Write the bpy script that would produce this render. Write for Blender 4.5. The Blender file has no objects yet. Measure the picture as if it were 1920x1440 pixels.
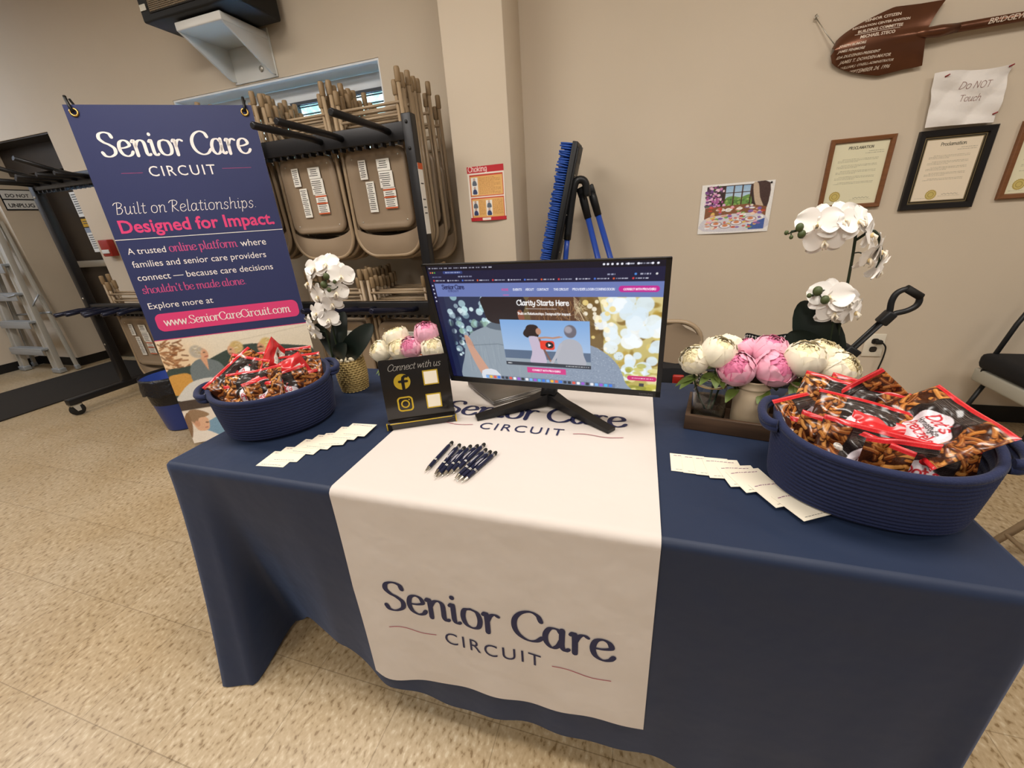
import bpy, bmesh, math, random
import numpy as np
from mathutils import Vector, Matrix, Euler

random.seed(7)
scene = bpy.context.scene
COL = scene.collection
PI = math.pi

# ------------------------------------------------------------ camera
cam_data = bpy.data.cameras.new('camera')
cam_data.sensor_fit = 'HORIZONTAL'
cam_data.sensor_width = 36.0
cam_data.lens = 36.0 * 746.80 / 1920.0
cam_data.clip_start = 0.02
cam = bpy.data.objects.new('camera', cam_data)
cam.location = (1.21585, -0.59670, 1.29551)
cam.rotation_euler = (1.174609, 0.064790, 0.288488)
COL.objects.link(cam)
scene.camera = cam

# ------------------------------------------------------------ world, exposure
scene.view_settings.view_transform = 'Standard'
scene.view_settings.look = 'None'
scene.view_settings.gamma = 1.0
scene.view_settings.use_curve_mapping = False
scene.view_settings.exposure = 0.0
world = bpy.data.worlds.new('world')
scene.world = world
world.use_nodes = True
bg = world.node_tree.nodes['Background']
bg.inputs[0].default_value = (1.0, 0.94, 0.88, 1)
bg.inputs[1].default_value = 0.17
scene.cycles.use_denoising = True
scene.cycles.max_bounces = 8
scene.cycles.sample_clamp_indirect = 6.0

# ------------------------------------------------------------ lamps: ceiling panels, window daylight
def area(name, loc, size, power, col, rot=(0, 0, 0)):
    l = bpy.data.lights.new(name, 'AREA')
    l.shape = 'RECTANGLE'
    l.size, l.size_y = size
    l.energy = power
    l.color = col
    o = bpy.data.objects.new(name, l)
    o.location = loc
    o.rotation_euler = rot
    COL.objects.link(o)
    return o
WARM = (1.0, 0.945, 0.885)
for i, (lx, ly, pw) in enumerate([(-3.6, 0.0, 30), (-0.9, 0.1, 47), (1.7, 0.1, 44), (-0.9, -2.3, 52), (1.7, -2.3, 48), (4.3, 0.0, 34)]):
    area('ceiling_lamp', (lx, ly, 3.12), (1.2, 0.6), pw, WARM)
area('window_daylight', (-1.36, 2.78, 1.5), (1.7, 0.5), 150, (0.36, 0.62, 1.0), (math.radians(216.9), 0, 0))
area('unseen_window_daylight', (-5.3, 0.6, 2.6), (0.8, 0.8), 20, (0.6, 0.75, 1.0), (math.radians(55), 0, math.radians(10)))  # added lamp for an unseen left-hand window, tints the ladder and recess blue
# ------------------------------------------------------------ colour and materials
def lin(c):
    c = np.asarray(c, float)
    return np.where(c <= 0.04045, c / 12.92, ((np.clip(c, 0, None) + 0.055) / 1.055) ** 2.4)
def hx(s):
    return tuple(int(s[i:i + 2], 16) / 255 for i in (0, 2, 4))
def lc(c):
    if isinstance(c, str):
        c = hx(c)
    return tuple(float(x) for x in lin(c)) + (1.0,)
MATS = {}
def mat(name, col='808080', rough=0.5, metal=0.0, spec=0.5, var=None, bump=None, sheen=0.0, coat=0.0, trans=0.0, ior=1.45, emit=0.0, attr=False, aniso=None, sheen_tint=None):
    """var = (second colour, noise scale, contrast); bump = (scale, strength, distance)"""
    if name in MATS:
        return MATS[name]
    m = bpy.data.materials.new(name)
    m.use_nodes = True
    nt = m.node_tree
    N, L = nt.nodes, nt.links
    p = N['Principled BSDF']
    p.inputs['Base Color'].default_value = lc(col)
    p.inputs['Roughness'].default_value = rough
    p.inputs['Metallic'].default_value = metal
    p.inputs['Specular IOR Level'].default_value = spec
    p.inputs['IOR'].default_value = ior
    if sheen:
        p.inputs['Sheen Weight'].default_value = sheen
        p.inputs['Sheen Roughness'].default_value = 0.45
        if sheen_tint:
            p.inputs['Sheen Tint'].default_value = lc(sheen_tint)
    if coat:
        p.inputs['Coat Weight'].default_value = coat
        p.inputs['Coat Roughness'].default_value = 0.08
    if trans:
        p.inputs['Transmission Weight'].default_value = trans
    tc = N.new('ShaderNodeTexCoord')
    if var:
        c2, sc, ct = var
        nz = N.new('ShaderNodeTexNoise')
        nz.inputs['Scale'].default_value = sc
        nz.inputs['Detail'].default_value = 4
        L.new(tc.outputs['Object'], nz.inputs['Vector'])
        rp = N.new('ShaderNodeValToRGB')
        rp.color_ramp.elements[0].position = 0.5 - 0.5 / ct
        rp.color_ramp.elements[1].position = 0.5 + 0.5 / ct
        rp.color_ramp.elements[0].color = lc(col)
        rp.color_ramp.elements[1].color = lc(c2)
        if aniso:
            mp = N.new('ShaderNodeMapping')
            mp.inputs['Scale'].default_value = aniso
            L.new(tc.outputs['Object'], mp.inputs['Vector'])
            L.new(mp.outputs[0], nz.inputs['Vector'])
        L.new(nz.outputs['Fac'], rp.inputs[0])
        L.new(rp.outputs[0], p.inputs['Base Color'])
    if attr:
        at = N.new('ShaderNodeAttribute')
        at.attribute_name = 'Col'
        L.new(at.outputs['Color'], p.inputs['Base Color'])
        if emit:
            L.new(at.outputs['Color'], p.inputs['Emission Color'])
            p.inputs['Emission Strength'].default_value = emit
            p.inputs['Base Color'].default_value = (0, 0, 0, 1)
            for l in list(p.inputs['Base Color'].links):
                L.remove(l)
    elif emit:
        p.inputs['Emission Color'].default_value = lc(col)
        p.inputs['Emission Strength'].default_value = emit
    if bump:
        sc, st, di = bump
        nz = N.new('ShaderNodeTexNoise')
        nz.inputs['Scale'].default_value = sc
        nz.inputs['Detail'].default_value = 3
        L.new(tc.outputs['Object'], nz.inputs['Vector'])
        b = N.new('ShaderNodeBump')
        b.inputs['Strength'].default_value = st
        b.inputs['Distance'].default_value = di
        L.new(nz.outputs['Fac'], b.inputs['Height'])
        L.new(b.outputs[0], p.inputs['Normal'])
    MATS[name] = m
    return m

# ------------------------------------------------------------ mesh collector
class MB:
    def __init__(self):
        self.v, self.f, self.mi, self.sm, self.mats, self.col = [], [], [], [], [], None
    def add(self, verts, faces, m, smooth=False):
        b = len(self.v)
        self.v.extend([tuple(p) for p in verts])
        if m not in self.mats:
            self.mats.append(m)
        k = self.mats.index(m)
        for f in faces:
            self.f.append(tuple(b + i for i in f))
        self.mi.extend([k] * len(faces))
        self.sm.extend([smooth] * len(faces))
        return b
    def build(self, name, parent=None, **tags):
        me = bpy.data.meshes.new(name)
        me.from_pydata(self.v, [], self.f)
        for m in self.mats:
            me.materials.append(m)
        me.polygons.foreach_set('material_index', self.mi)
        me.polygons.foreach_set('use_smooth', self.sm)
        if self.col is not None:
            a = me.color_attributes.new('Col', 'FLOAT_COLOR', 'POINT')
            c = np.ones((len(self.v), 4), np.float32)
            for start, arr in self.col:
                c[start:start + len(arr), :3] = arr
            a.data.foreach_set('color', c.ravel())
        me.update()
        o = bpy.data.objects.new(name, me)
        COL.objects.link(o)
        if parent:
            o.parent = parent
        for k, x in tags.items():
            o[k] = x
        return o

    # --- shapes
    def box(self, c, s, m, rot=None, bev=0.0, seg=2, smooth=None):
        bm = bmesh.new()
        bmesh.ops.create_cube(bm, size=1)
        bmesh.ops.scale(bm, vec=Vector(s), verts=bm.verts)
        if bev:
            bmesh.ops.bevel(bm, geom=list(bm.edges), offset=bev, segments=seg, affect='EDGES', profile=0.5)
        M = Matrix.Translation(Vector(c))
        if rot is not None:
            M = M @ (rot if isinstance(rot, Matrix) else Euler(rot).to_matrix().to_4x4())
        vs = [M @ v.co for v in bm.verts]
        bm.verts.index_update()
        fs = [[v.index for v in f.verts] for f in bm.faces]
        bm.free()
        self.add(vs, fs, m, bool(bev) if smooth is None else smooth)
    def grid(self, fn, nu, nv, m, smooth=True, cu=False, cv=False, flip=False, col=None):
        U = nu if cu else nu + 1
        V = nv if cv else nv + 1
        vs = [fn(i / nu, j / nv) for j in range(V) for i in range(U)]
        fs = []
        for j in range(nv):
            for i in range(nu):
                a, b = j * U + i, j * U + (i + 1) % U
                c, d = ((j + 1) % V) * U + (i + 1) % U, ((j + 1) % V) * U + i
                fs.append((a, d, c, b) if flip else (a, b, c, d))
        st = self.add(vs, fs, m, smooth)
        if col is not None:
            self.col = (self.col or []) + [(st, col)]
        return st
    def picture(self, cv, fn, m):
        """a canvas (h, w, 3 in sRGB, row 0 on top) printed on the surface fn(u, v), v upwards"""
        a = cv.a if isinstance(cv, Cv) else cv
        h, w = a.shape[:2]
        c = lin(np.clip(a[::-1], 0, 1)).reshape(-1, 3)
        self.grid(fn, w - 1, h - 1, m, True, col=c)
    def tube(self, pts, r, m, seg=8, closed=False, caps=True, smooth=True):
        P = [Vector(p) for p in pts]
        n = len(P)
        R = list(r) if isinstance(r, (list, tuple)) else [r] * n
        T = []
        for i in range(n):
            if closed:
                t = P[(i + 1) % n] - P[i - 1]
            else:
                t = P[min(i + 1, n - 1)] - P[max(i - 1, 0)]
            T.append(t.normalized() if t.length > 1e-9 else Vector((0, 0, 1)))
        up = Vector((0, 0, 1)) if abs(T[0].z) < 0.9 else Vector((1, 0, 0))
        a = T[0].cross(up).normalized()
        vs = []
        for i in range(n):
            a = (a - T[i] * a.dot(T[i]))
            a = a.normalized() if a.length > 1e-6 else T[i].orthogonal().normalized()
            b = T[i].cross(a)
            for k in range(seg):
                th = 2 * PI * k / seg
                vs.append(P[i] + (a * math.cos(th) + b * math.sin(th)) * R[i])
        fs = []
        for i in range(n if closed else n - 1):
            j = (i + 1) % n
            for k in range(seg):
                k2 = (k + 1) % seg
                fs.append((i * seg + k, i * seg + k2, j * seg + k2, j * seg + k))
        self.add(vs, fs, m, smooth)
        if caps and not closed:
            b = len(self.v) - len(vs)
            k = self.mats.index(m)
            self.f.append(tuple(b + x for x in range(seg))[::-1])
            self.f.append(tuple(b + (n - 1) * seg + x for x in range(seg)))
            self.mi += [k, k]
            self.sm += [False, False]
    def lathe(self, prof, m, seg=24, M=None, smooth=True):
        vs = []
        for r, z in prof:
            for k in range(seg):
                th = 2 * PI * k / seg
                p = Vector((r * math.cos(th), r * math.sin(th), z))
                vs.append(M @ p if M is not None else p)
        fs = []
        for i in range(len(prof) - 1):
            for k in range(seg):
                k2 = (k + 1) % seg
                fs.append((i * seg + k, i * seg + k2, (i + 1) * seg + k2, (i + 1) * seg + k))
        self.add(vs, fs, m, smooth)
    def ell(self, c, r, m, M=None, nu=14, nv=9, smooth=True):
        c = Vector(c)
        def fn(u, v):
            th, ph = 2 * PI * u, PI * v
            p = Vector((r[0] * math.sin(ph) * math.cos(th), r[1] * math.sin(ph) * math.sin(th), -r[2] * math.cos(ph)))
            return c + (M @ p if M is not None else p)
        self.grid(fn, nu, nv, m, smooth, cu=True)
    def prism(self, poly, fn0, fn1, m, smooth=False):
        """closed 2-D outline mapped by fn0 (front) and fn1 (back)"""
        n = len(poly)
        vs = [fn0(*p) for p in poly] + [fn1(*p) for p in poly]
        fs = [tuple(range(n)), tuple(range(2 * n - 1, n - 1, -1))]
        fs += [(i, i + n, (i + 1) % n + n, (i + 1) % n) for i in range(n)]
        self.add(vs, fs, m, smooth)

def basis(o, u, v):
    o, u, v = Vector(o), Vector(u), Vector(v)
    return lambda x, y, d=0.0: o + u * x + v * y + u.cross(v).normalized() * d
def frame(o, u, n):
    """4x4 matrix: x along u, y into the surface (away from n), z = up on the surface"""
    u = Vector(u).normalized()
    n = Vector(n)
    n = (n - u * n.dot(u)).normalized()
    v = n.cross(u)
    return Matrix(((u.x, -n.x, v.x, o[0]), (u.y, -n.y, v.y, o[1]), (u.z, -n.z, v.z, o[2]), (0, 0, 0, 1)))
def catmull(P, sub=6, closed=False):
    P = [np.array(p, float) for p in P]
    n = len(P)
    out = []
    for i in range(n if closed else n - 1):
        p0 = P[i - 1] if (i or closed) else 2 * P[0] - P[1]
        p1, p2 = P[i], P[(i + 1) % n]
        p3 = P[(i + 2) % n] if (closed or i + 2 < n) else 2 * P[-1] - P[-2]
        for k in range(sub):
            t = k / sub
            out.append(0.5 * (2 * p1 + (p2 - p0) * t + (2 * p0 - 5 * p1 + 4 * p2 - p3) * t * t + (3 * p1 - p0 - 3 * p2 + p3) * t ** 3))
    if not closed:
        out.append(P[-1])
    return out
def rrect(x0, y0, x1, y1, r, seg=5):
    out = []
    for cx, cy, a0 in ((x1 - r, y1 - r, 0), (x0 + r, y1 - r, 90), (x0 + r, y0 + r, 180), (x1 - r, y0 + r, 270)):
        for k in range(seg + 1):
            a = math.radians(a0 + 90 * k / seg)
            out.append((cx + r * math.cos(a), cy + r * math.sin(a)))
    return out
def smooth01(t):
    t = min(1.0, max(0.0, t))
    return t * t * (3 - 2 * t)
def tag(o, label=None, cat=None, group=None, kind=None):
    if label: o['label'] = label
    if cat: o['category'] = cat
    if group: o['group'] = group
    if kind: o['kind'] = kind
    return o
def thing(name, label, cat, loc=(0, 0, 0), rot=(0, 0, 0), group=None):
    o = bpy.data.objects.new(name, None)
    o.empty_display_size = 0.05
    o.location = loc
    o.rotation_euler = rot
    COL.objects.link(o)
    return tag(o, label, cat, group)
def set_matrix(o, M):
    o.matrix_world = M
    o.matrix_basis = M
def dup(o, parent=None):
    c = o.copy()
    COL.objects.link(c)
    if parent is not None:
        c.parent = parent
    for ch in list(o.children):
        dup(ch, c)
    return c

# ------------------------------------------------------------ stroke lettering (skeletons, x-height = 1)
G = {}
def g(ch, w, *strokes):
    G[ch] = (w, strokes)
g('S', 1.02, [(.92, 1.22), (.82, 1.44), (.52, 1.53), (.22, 1.42), (.14, 1.15), (.34, .9), (.62, .74), (.86, .5), (.82, .17), (.5, -.02), (.2, .02), (.06, .24)])
g('C', 1.18, [(1.16, 1.16), (1.04, 1.42), (.74, 1.53), (.36, 1.36), (.11, 1.0), (.08, .55), (.25, .18), (.6, -.02), (.95, .06), (1.2, .32)])
g('a', .98, [(.72, .8), (.54, 1.0), (.26, .95), (.08, .6), (.1, .2), (.32, -.02), (.56, .14), (.72, .5)], [(.74, 1.0), (.72, .6), (.72, .18), (.84, 0), (.98, .1)])
g('b', .9, [(.12, 1.6), (.12, .8), (.14, .1)], [(.14, .3), (.3, 0), (.6, .05), (.8, .5), (.7, .9), (.48, 1.0), (.14, .7)])
g('c', .78, [(.7, .78), (.5, 1.0), (.2, .86), (.08, .48), (.2, .12), (.46, -.02), (.74, .2)])
g('d', .95, [(.72, .8), (.54, 1.0), (.26, .95), (.08, .6), (.1, .2), (.32, -.02), (.56, .14), (.72, .5)], [(.76, 1.6), (.74, .9), (.74, .18), (.84, 0), (.95, .06)])
g('e', .86, [(.1, .5), (.45, .54), (.74, .68), (.66, .92), (.42, 1.01), (.17, .86), (.07, .48), (.17, .13), (.44, -.02), (.7, .07), (.84, .25)])
g('f', .58, [(.66, 1.45), (.5, 1.6), (.3, 1.45), (.24, 1.0), (.24, .5), (.22, 0)], [(.04, 1.0), (.3, 1.0), (.56, 1.02)])
g('g', .92, [(.72, .8), (.54, 1.0), (.26, .95), (.08, .6), (.1, .22), (.32, .02), (.56, .16), (.72, .5)], [(.76, 1.0), (.74, .4), (.72, -.2), (.5, -.5), (.2, -.42)])
g('h', .98, [(.1, 1.6), (.14, .9), (.14, 0)], [(.14, .6), (.34, .9), (.56, 1.0), (.74, .86), (.76, .5), (.76, .14), (.86, 0), (.98, .08)])
g('i', .44, [(.02, .9), (.16, 1.0), (.17, .6), (.18, .14), (.3, 0), (.44, .08)], [(.17, 1.36), (.175, 1.38)])
g('k', .9, [(.12, 1.6), (.14, .8), (.14, 0)], [(.72, 1.0), (.4, .62), (.16, .46)], [(.36, .58), (.56, .2), (.84, 0)])
g('l', .42, [(.1, 1.6), (.14, .9), (.15, .14), (.28, 0), (.42, .08)])
g('m', 1.5, [(.02, .9), (.14, 1.0), (.16, .6), (.16, 0)], [(.16, .6), (.32, .9), (.5, 1.0), (.66, .84), (.68, .5), (.68, 0)], [(.68, .6), (.86, .9), (1.06, 1.0), (1.22, .86), (1.24, .5), (1.24, .14), (1.36, 0), (1.48, .08)])
g('n', .98, [(.0, .9), (.13, 1.0), (.16, .6), (.16, 0)], [(.16, .6), (.34, .9), (.56, 1.0), (.74, .86), (.76, .5), (.76, .14), (.86, 0), (.98, .08)])
g('o', .92, [(.46, 1.0), (.18, .88), (.08, .5), (.18, .12), (.46, -.01), (.74, .12), (.84, .5), (.74, .88), (.46, 1.0)])
g('p', .94, [(.02, .9), (.14, 1.0), (.16, .5), (.15, -.5)], [(.16, .7), (.36, .96), (.6, .97), (.82, .5), (.68, .08), (.42, -.01), (.16, .25)])
g('r', .68, [(.0, .9), (.13, 1.0), (.16, .6), (.16, 0)], [(.16, .58), (.3, .88), (.48, 1.0), (.66, .92)])
g('s', .74, [(.62, .84), (.4, 1.01), (.16, .86), (.2, .62), (.5, .46), (.62, .24), (.44, -.01), (.18, .02), (.06, .18)])
g('t', .6, [(.28, 1.36), (.24, .9), (.24, .24), (.36, 0), (.58, .1)], [(.02, 1.0), (.28, 1.0), (.54, 1.02)])
g('u', .98, [(.02, .92), (.13, 1.0), (.14, .5), (.2, .1), (.4, -.02), (.6, .14), (.74, .5)], [(.76, 1.0), (.74, .5), (.76, .14), (.86, 0), (.98, .08)])
g('v', .8, [(.04, 1.0), (.2, .5), (.36, .02)], [(.36, .02), (.56, .5), (.74, 1.0)])
g('w', 1.24, [(.04, 1.0), (.18, .5), (.32, .02)], [(.32, .02), (.48, .5), (.6, .95)], [(.6, .95), (.72, .5), (.88, .02)], [(.88, .02), (1.04, .5), (1.18, 1.0)])
g('y', .86, [(.06, 1.0), (.1, .5), (.3, .2), (.56, .3), (.74, .7)], [(.8, 1.0), (.7, .2), (.56, -.3), (.3, -.5), (.08, -.36)])
g('z', .78, [(.08, .98), (.4, .97), (.68, .98)], [(.68, .98), (.38, .5), (.08, .02)], [(.08, .02), (.4, .04), (.72, .02)])
g('B', 1.05, [(.3, 1.5), (.24, .8), (.2, 0)], [(-.2, 1.25), (.0, 1.5), (.5, 1.58), (.86, 1.36), (.7, .98), (.3, .82)], [(.3, .82), (.76, .8), (.9, .45), (.66, .08), (.2, 0)])
g('R', 1.1, [(.3, 1.5), (.24, .8), (.2, 0)], [(-.2, 1.25), (.0, 1.5), (.5, 1.58), (.88, 1.34), (.72, .94), (.3, .8)], [(.3, .8), (.6, .4), (1.0, .04)])
g('D', 1.2, [(.2, 1.5), (.18, .8), (.16, 0)], [(.2, 1.5), (.7, 1.42), (1.08, .9), (.9, .3), (.5, .02), (.16, 0)])
g('H', 1.15, [(.2, 1.5), (.18, .8), (.16, 0)], [(1.0, 1.5), (.98, .8), (.98, 0)], [(.2, .78), (.6, .78), (1.0, .78)])
g('I', .5, [(.25, 1.5), (.25, .8), (.25, 0)])
g('N', 1.2, [(.16, 0), (.18, .8), (.2, 1.5)], [(.2, 1.5), (.6, .75), (.98, 0)], [(.98, 0), (1.0, .8), (1.02, 1.5)])
g('O', 1.3, [(.64, 1.5), (.22, 1.25), (.1, .75), (.26, .2), (.64, 0), (1.02, .2), (1.16, .75), (1.04, 1.25), (.64, 1.5)])
g('T', 1.1, [(.04, 1.46), (.54, 1.46), (1.06, 1.46)], [(.55, 1.46), (.55, .7), (.54, 0)])
g('U', 1.18, [(.16, 1.5), (.16, .7), (.22, .2), (.58, -.01), (.94, .2), (1.0, .7), (1.0, 1.5)])
g('P', 1.0, [(.2, 1.5), (.18, .8), (.16, 0)], [(.2, 1.48), (.6, 1.5), (.88, 1.2), (.72, .78), (.2, .7)])
g('E', .95, [(.18, 1.5), (.18, .8), (.18, 0)], [(.18, 1.48), (.5, 1.48), (.82, 1.48)], [(.18, .78), (.46, .78), (.74, .78)], [(.18, .02), (.5, .02), (.86, .02)])
g('A', 1.2, [(.06, 0), (.32, .75), (.58, 1.5)], [(.58, 1.5), (.86, .75), (1.12, 0)], [(.26, .5), (.58, .5), (.92, .5)])
g('L', .9, [(.2, 1.5), (.18, .8), (.18, .02)], [(.18, .02), (.5, .02), (.84, .02)])
g('G', 1.25, [(1.14, 1.2), (1.0, 1.42), (.7, 1.52), (.3, 1.3), (.1, .75), (.3, .18), (.7, 0), (1.1, .2)], [(1.1, .2), (1.1, .45), (1.1, .68)], [(.74, .68), (.9, .68), (1.12, .68)])
g('K', 1.05, [(.18, 1.5), (.18, .8), (.18, 0)], [(.95, 1.5), (.55, 1.0), (.2, .7)], [(.4, .85), (.7, .4), (1.0, 0)])
g('M', 1.45, [(.14, 0), (.18, .8), (.22, 1.5)], [(.22, 1.5), (.46, .8), (.7, .1)], [(.7, .1), (.95, .8), (1.2, 1.5)], [(1.2, 1.5), (1.24, .8), (1.28, 0)])
g('W', 1.6, [(.06, 1.5), (.24, .75), (.42, 0)], [(.42, 0), (.6, .7), (.8, 1.4)], [(.8, 1.4), (1.0, .7), (1.18, 0)], [(1.18, 0), (1.36, .75), (1.54, 1.5)])
g('V', 1.2, [(.06, 1.5), (.32, .75), (.58, 0)], [(.58, 0), (.86, .75), (1.12, 1.5)])
g('.', .36, [(.15, .05), (.16, .06)])
g(',', .36, [(.18, .08), (.16, -.1), (.08, -.24)])
g("'", .3, [(.16, 1.55), (.14, 1.3)])
g('-', .7, [(.1, .5), (.35, .5), (.6, .5)])
g(' ', .38)
SMALLCAP = {}
def strokes(text, slant=0.0, gap=0.06, sub=6):
    """polylines in x-height units, and the total advance"""
    x, out = 0.0, []
    for ch in text:
        w, st = G.get(ch, G[' '])
        for s in st:
            P = catmull(s, sub) if len(s) > 1 else s
            out.append([(p[0] + x + slant * p[1], p[1]) for p in P])
        x += w + gap
    return out, x - gap
def ribbon(mb, line, fn, m, thick, thin, k=1.0):
    """a pen stroke of varying width, mapped by fn"""
    P = [Vector((p[0], p[1])) for p in line]
    n = len(P)
    L, R = [], []
    for i in range(n):
        t = P[min(i + 1, n - 1)] - P[max(i - 1, 0)]
        t = t.normalized() if t.length > 1e-9 else Vector((0, 1))
        w = math.sqrt((thick * t.y) ** 2 + (thin * t.x) ** 2) / 2
        nn = Vector((-t.y, t.x))
        L.append(P[i] + nn * w)
        R.append(P[i] - nn * w)
    t0 = (P[0] - P[1]).normalized() if (P[0] - P[1]).length > 1e-9 else Vector((0, -1))
    t1 = (P[-1] - P[-2]).normalized() if (P[-1] - P[-2]).length > 1e-9 else Vector((0, 1))
    def cap(a, b, t):
        c, h = (a + b) / 2, (a - b) / 2
        return [c + h * math.cos(x) + t * h.length * math.sin(x) for x in (PI / 4, PI / 2, 3 * PI / 4)]
    vs = L + R
    fs = [(i, n + i, n + i + 1, i + 1) for i in range(n - 1)]
    c1 = cap(R[-1], L[-1], t1)
    c0 = cap(L[0], R[0], t0)
    b = len(vs)
    vs = vs + c1 + c0
    fs.append((n - 1, 2 * n - 1, b, b + 1, b + 2))
    fs.append((n, 0, b + 3, b + 4, b + 5))
    mb.add([fn(p.x * k, p.y * k) for p in vs], fs, m)
def write(mb, text, fn, m, size=None, width=None, thick=.24, thin=.09, slant=0.0, gap=0.06, align='l', sub=6):
    """fn(x, y) places a point; size = x-height in metres, or width = total width"""
    S, adv = strokes(text, slant, gap, sub)
    k = size if size else width / adv
    off = {'l': 0, 'c': -adv * k / 2, 'r': -adv * k}[align]
    for s in S:
        ribbon(mb, s, lambda x, y: fn(x + off, y), m, thick, thin, k)
    return adv * k
FONT_CACHE = {}
def font_mesh(text, spacing=1.0, bold=0.0, res=3):
    key = (text, spacing, bold, res)
    if key not in FONT_CACHE:
        cu = bpy.data.curves.new('t', 'FONT')
        cu.body = text
        cu.resolution_u = res
        cu.space_character = spacing
        cu.offset = bold
        o = bpy.data.objects.new('t', cu)
        COL.objects.link(o)
        dg = bpy.context.evaluated_depsgraph_get()
        me = o.evaluated_get(dg).to_mesh()
        vs = [(v.co.x, v.co.y) for v in me.vertices]
        fs = [tuple(p.vertices) for p in me.polygons]
        o.evaluated_get(dg).to_mesh_clear()
        bpy.data.objects.remove(o)
        bpy.data.curves.remove(cu)
        FONT_CACHE[key] = (vs, fs)
    return FONT_CACHE[key]
def ptext(mb, text, fn, m, size=None, width=None, spacing=1.0, bold=0.0, align='l', shear=0.0, res=3, sy=1.0):
    """plain sans lettering; size = font size, or width = total width"""
    vs, fs = font_mesh(text, spacing, bold, res)
    if not vs:
        return
    x0, x1 = min(v[0] for v in vs), max(v[0] for v in vs)
    k = size if size else width / (x1 - x0)
    off = {'l': -x0, 'c': -(x0 + x1) / 2, 'r': -x1}[align]
    mb.add([fn((x + off + shear * y) * k, y * k * sy) for x, y in vs], fs, m)

# ------------------------------------------------------------ a small painter for printed pictures
class Cv:
    def __init__(s, w, h, bgc=(1, 1, 1)):
        s.w, s.h = w, h
        s.a = np.zeros((h, w, 3)) + np.array(hx(bgc) if isinstance(bgc, str) else bgc)
        s.Y, s.X = np.mgrid[0:h, 0:w] + 0.5
    def mix(s, sl, cov, col):
        col = np.array(hx(col) if isinstance(col, str) else col)
        s.a[sl] = s.a[sl] * (1 - cov[..., None]) + col * cov[..., None]
    def win(s, x0, y0, x1, y1):
        return (slice(max(0, int(y0) - 1), max(0, min(s.h, int(y1) + 2))), slice(max(0, int(x0) - 1), max(0, min(s.w, int(x1) + 2))))
    def rect(s, x0, y0, x1, y1, col, al=1.0):
        sl = s.win(x0, y0, x1, y1)
        X, Y = s.X[sl], s.Y[sl]
        c = np.clip(np.minimum(X - x0, x1 - X) + .5, 0, 1) * np.clip(np.minimum(Y - y0, y1 - Y) + .5, 0, 1)
        s.mix(sl, c * al, col)
    def rrect(s, x0, y0, x1, y1, r, col, al=1.0):
        sl = s.win(x0, y0, x1, y1)
        X, Y = s.X[sl], s.Y[sl]
        dx = np.maximum(np.abs(X - (x0 + x1) / 2) - (x1 - x0) / 2 + r, 0)
        dy = np.maximum(np.abs(Y - (y0 + y1) / 2) - (y1 - y0) / 2 + r, 0)
        s.mix(sl, np.clip(r - np.hypot(dx, dy) + .5, 0, 1) * al, col)
    def ell(s, cx, cy, rx, ry, col, rot=0.0, al=1.0, soft=1.0):
        R = max(rx, ry) + soft
        sl = s.win(cx - R, cy - R, cx + R, cy + R)
        X, Y = s.X[sl] - cx, s.Y[sl] - cy
        c_, s_ = math.cos(rot), math.sin(rot)
        d = np.hypot((X * c_ + Y * s_) / rx, (-X * s_ + Y * c_) / ry)
        s.mix(sl, np.clip((1 - d) * min(rx, ry) / soft + .5, 0, 1) * al, col)
    def poly(s, pts, col, al=1.0, smooth=0):
        if smooth:
            pts = catmull(pts, smooth, True)
        P = np.array(pts, float)
        sl = s.win(P[:, 0].min(), P[:, 1].min(), P[:, 0].max(), P[:, 1].max())
        acc = 0
        for ox, oy in ((-.25, -.25), (.25, -.25), (-.25, .25), (.25, .25)):
            X, Y = s.X[sl] + ox, s.Y[sl] + oy
            ins = np.zeros(X.shape, bool)
            for (x0, y0), (x1, y1) in zip(P, np.roll(P, -1, 0)):
                if y0 == y1:
                    continue
                ins ^= ((y0 > Y) != (y1 > Y)) & (X < (x1 - x0) * (Y - y0) / (y1 - y0) + x0)
            acc = acc + ins / 4.0
        s.mix(sl, acc * al, col)
    def line(s, pts, w, col, al=1.0):
        P = np.array(pts, float)
        sl = s.win(P[:, 0].min() - w, P[:, 1].min() - w, P[:, 0].max() + w, P[:, 1].max() + w)
        X, Y = s.X[sl], s.Y[sl]
        if X.size == 0:
            return
        D = np.full(X.shape, 1e9)
        for (x0, y0), (x1, y1) in zip(P[:-1], P[1:]):
            dx, dy = x1 - x0, y1 - y0
            t = np.clip(((X - x0) * dx + (Y - y0) * dy) / max(dx * dx + dy * dy, 1e-9), 0, 1)
            D = np.minimum(D, np.hypot(X - x0 - t * dx, Y - y0 - t * dy))
        s.mix(sl, np.clip(w / 2 - D + .5, 0, 1) * al, col)
    def vgrad(s, x0, y0, x1, y1, c0, c1):
        sl = s.win(x0 + 1, y0 + 1, x1 - 2, y1 - 2)
        t = np.clip((s.Y[sl] - y0) / (y1 - y0), 0, 1)[..., None]
        s.a[sl] = np.array(hx(c0)) * (1 - t) + np.array(hx(c1)) * t
    def text(s, txt, x, y, size, col, w=1.2, slant=0.0, rot=0.0, width=None, align='l', gap=.06):
        S, adv = strokes(txt, slant, gap, 3)
        k = size if not width else width / adv
        off = {'l': 0, 'c': -adv * k / 2}[align]
        c_, s_ = math.cos(rot), math.sin(rot)
        for st in S:
            s.line([(x + (p[0] * k + off) * c_ + p[1] * k * s_, y + (p[0] * k + off) * s_ - p[1] * k * c_) for p in st], w, col)
    def scribble(s, x0, x1, y, col, w=1.0, seed=0, al=.8):
        """a line of small print"""
        r = random.Random(seed)
        x = x0
        while x < x1:
            e = min(x1, x + r.uniform(2, 8))
            s.rect(x, y - w / 2, e, y + w / 2, col, al * r.uniform(.6, 1))
            x = e + r.uniform(.8, 2)
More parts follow.
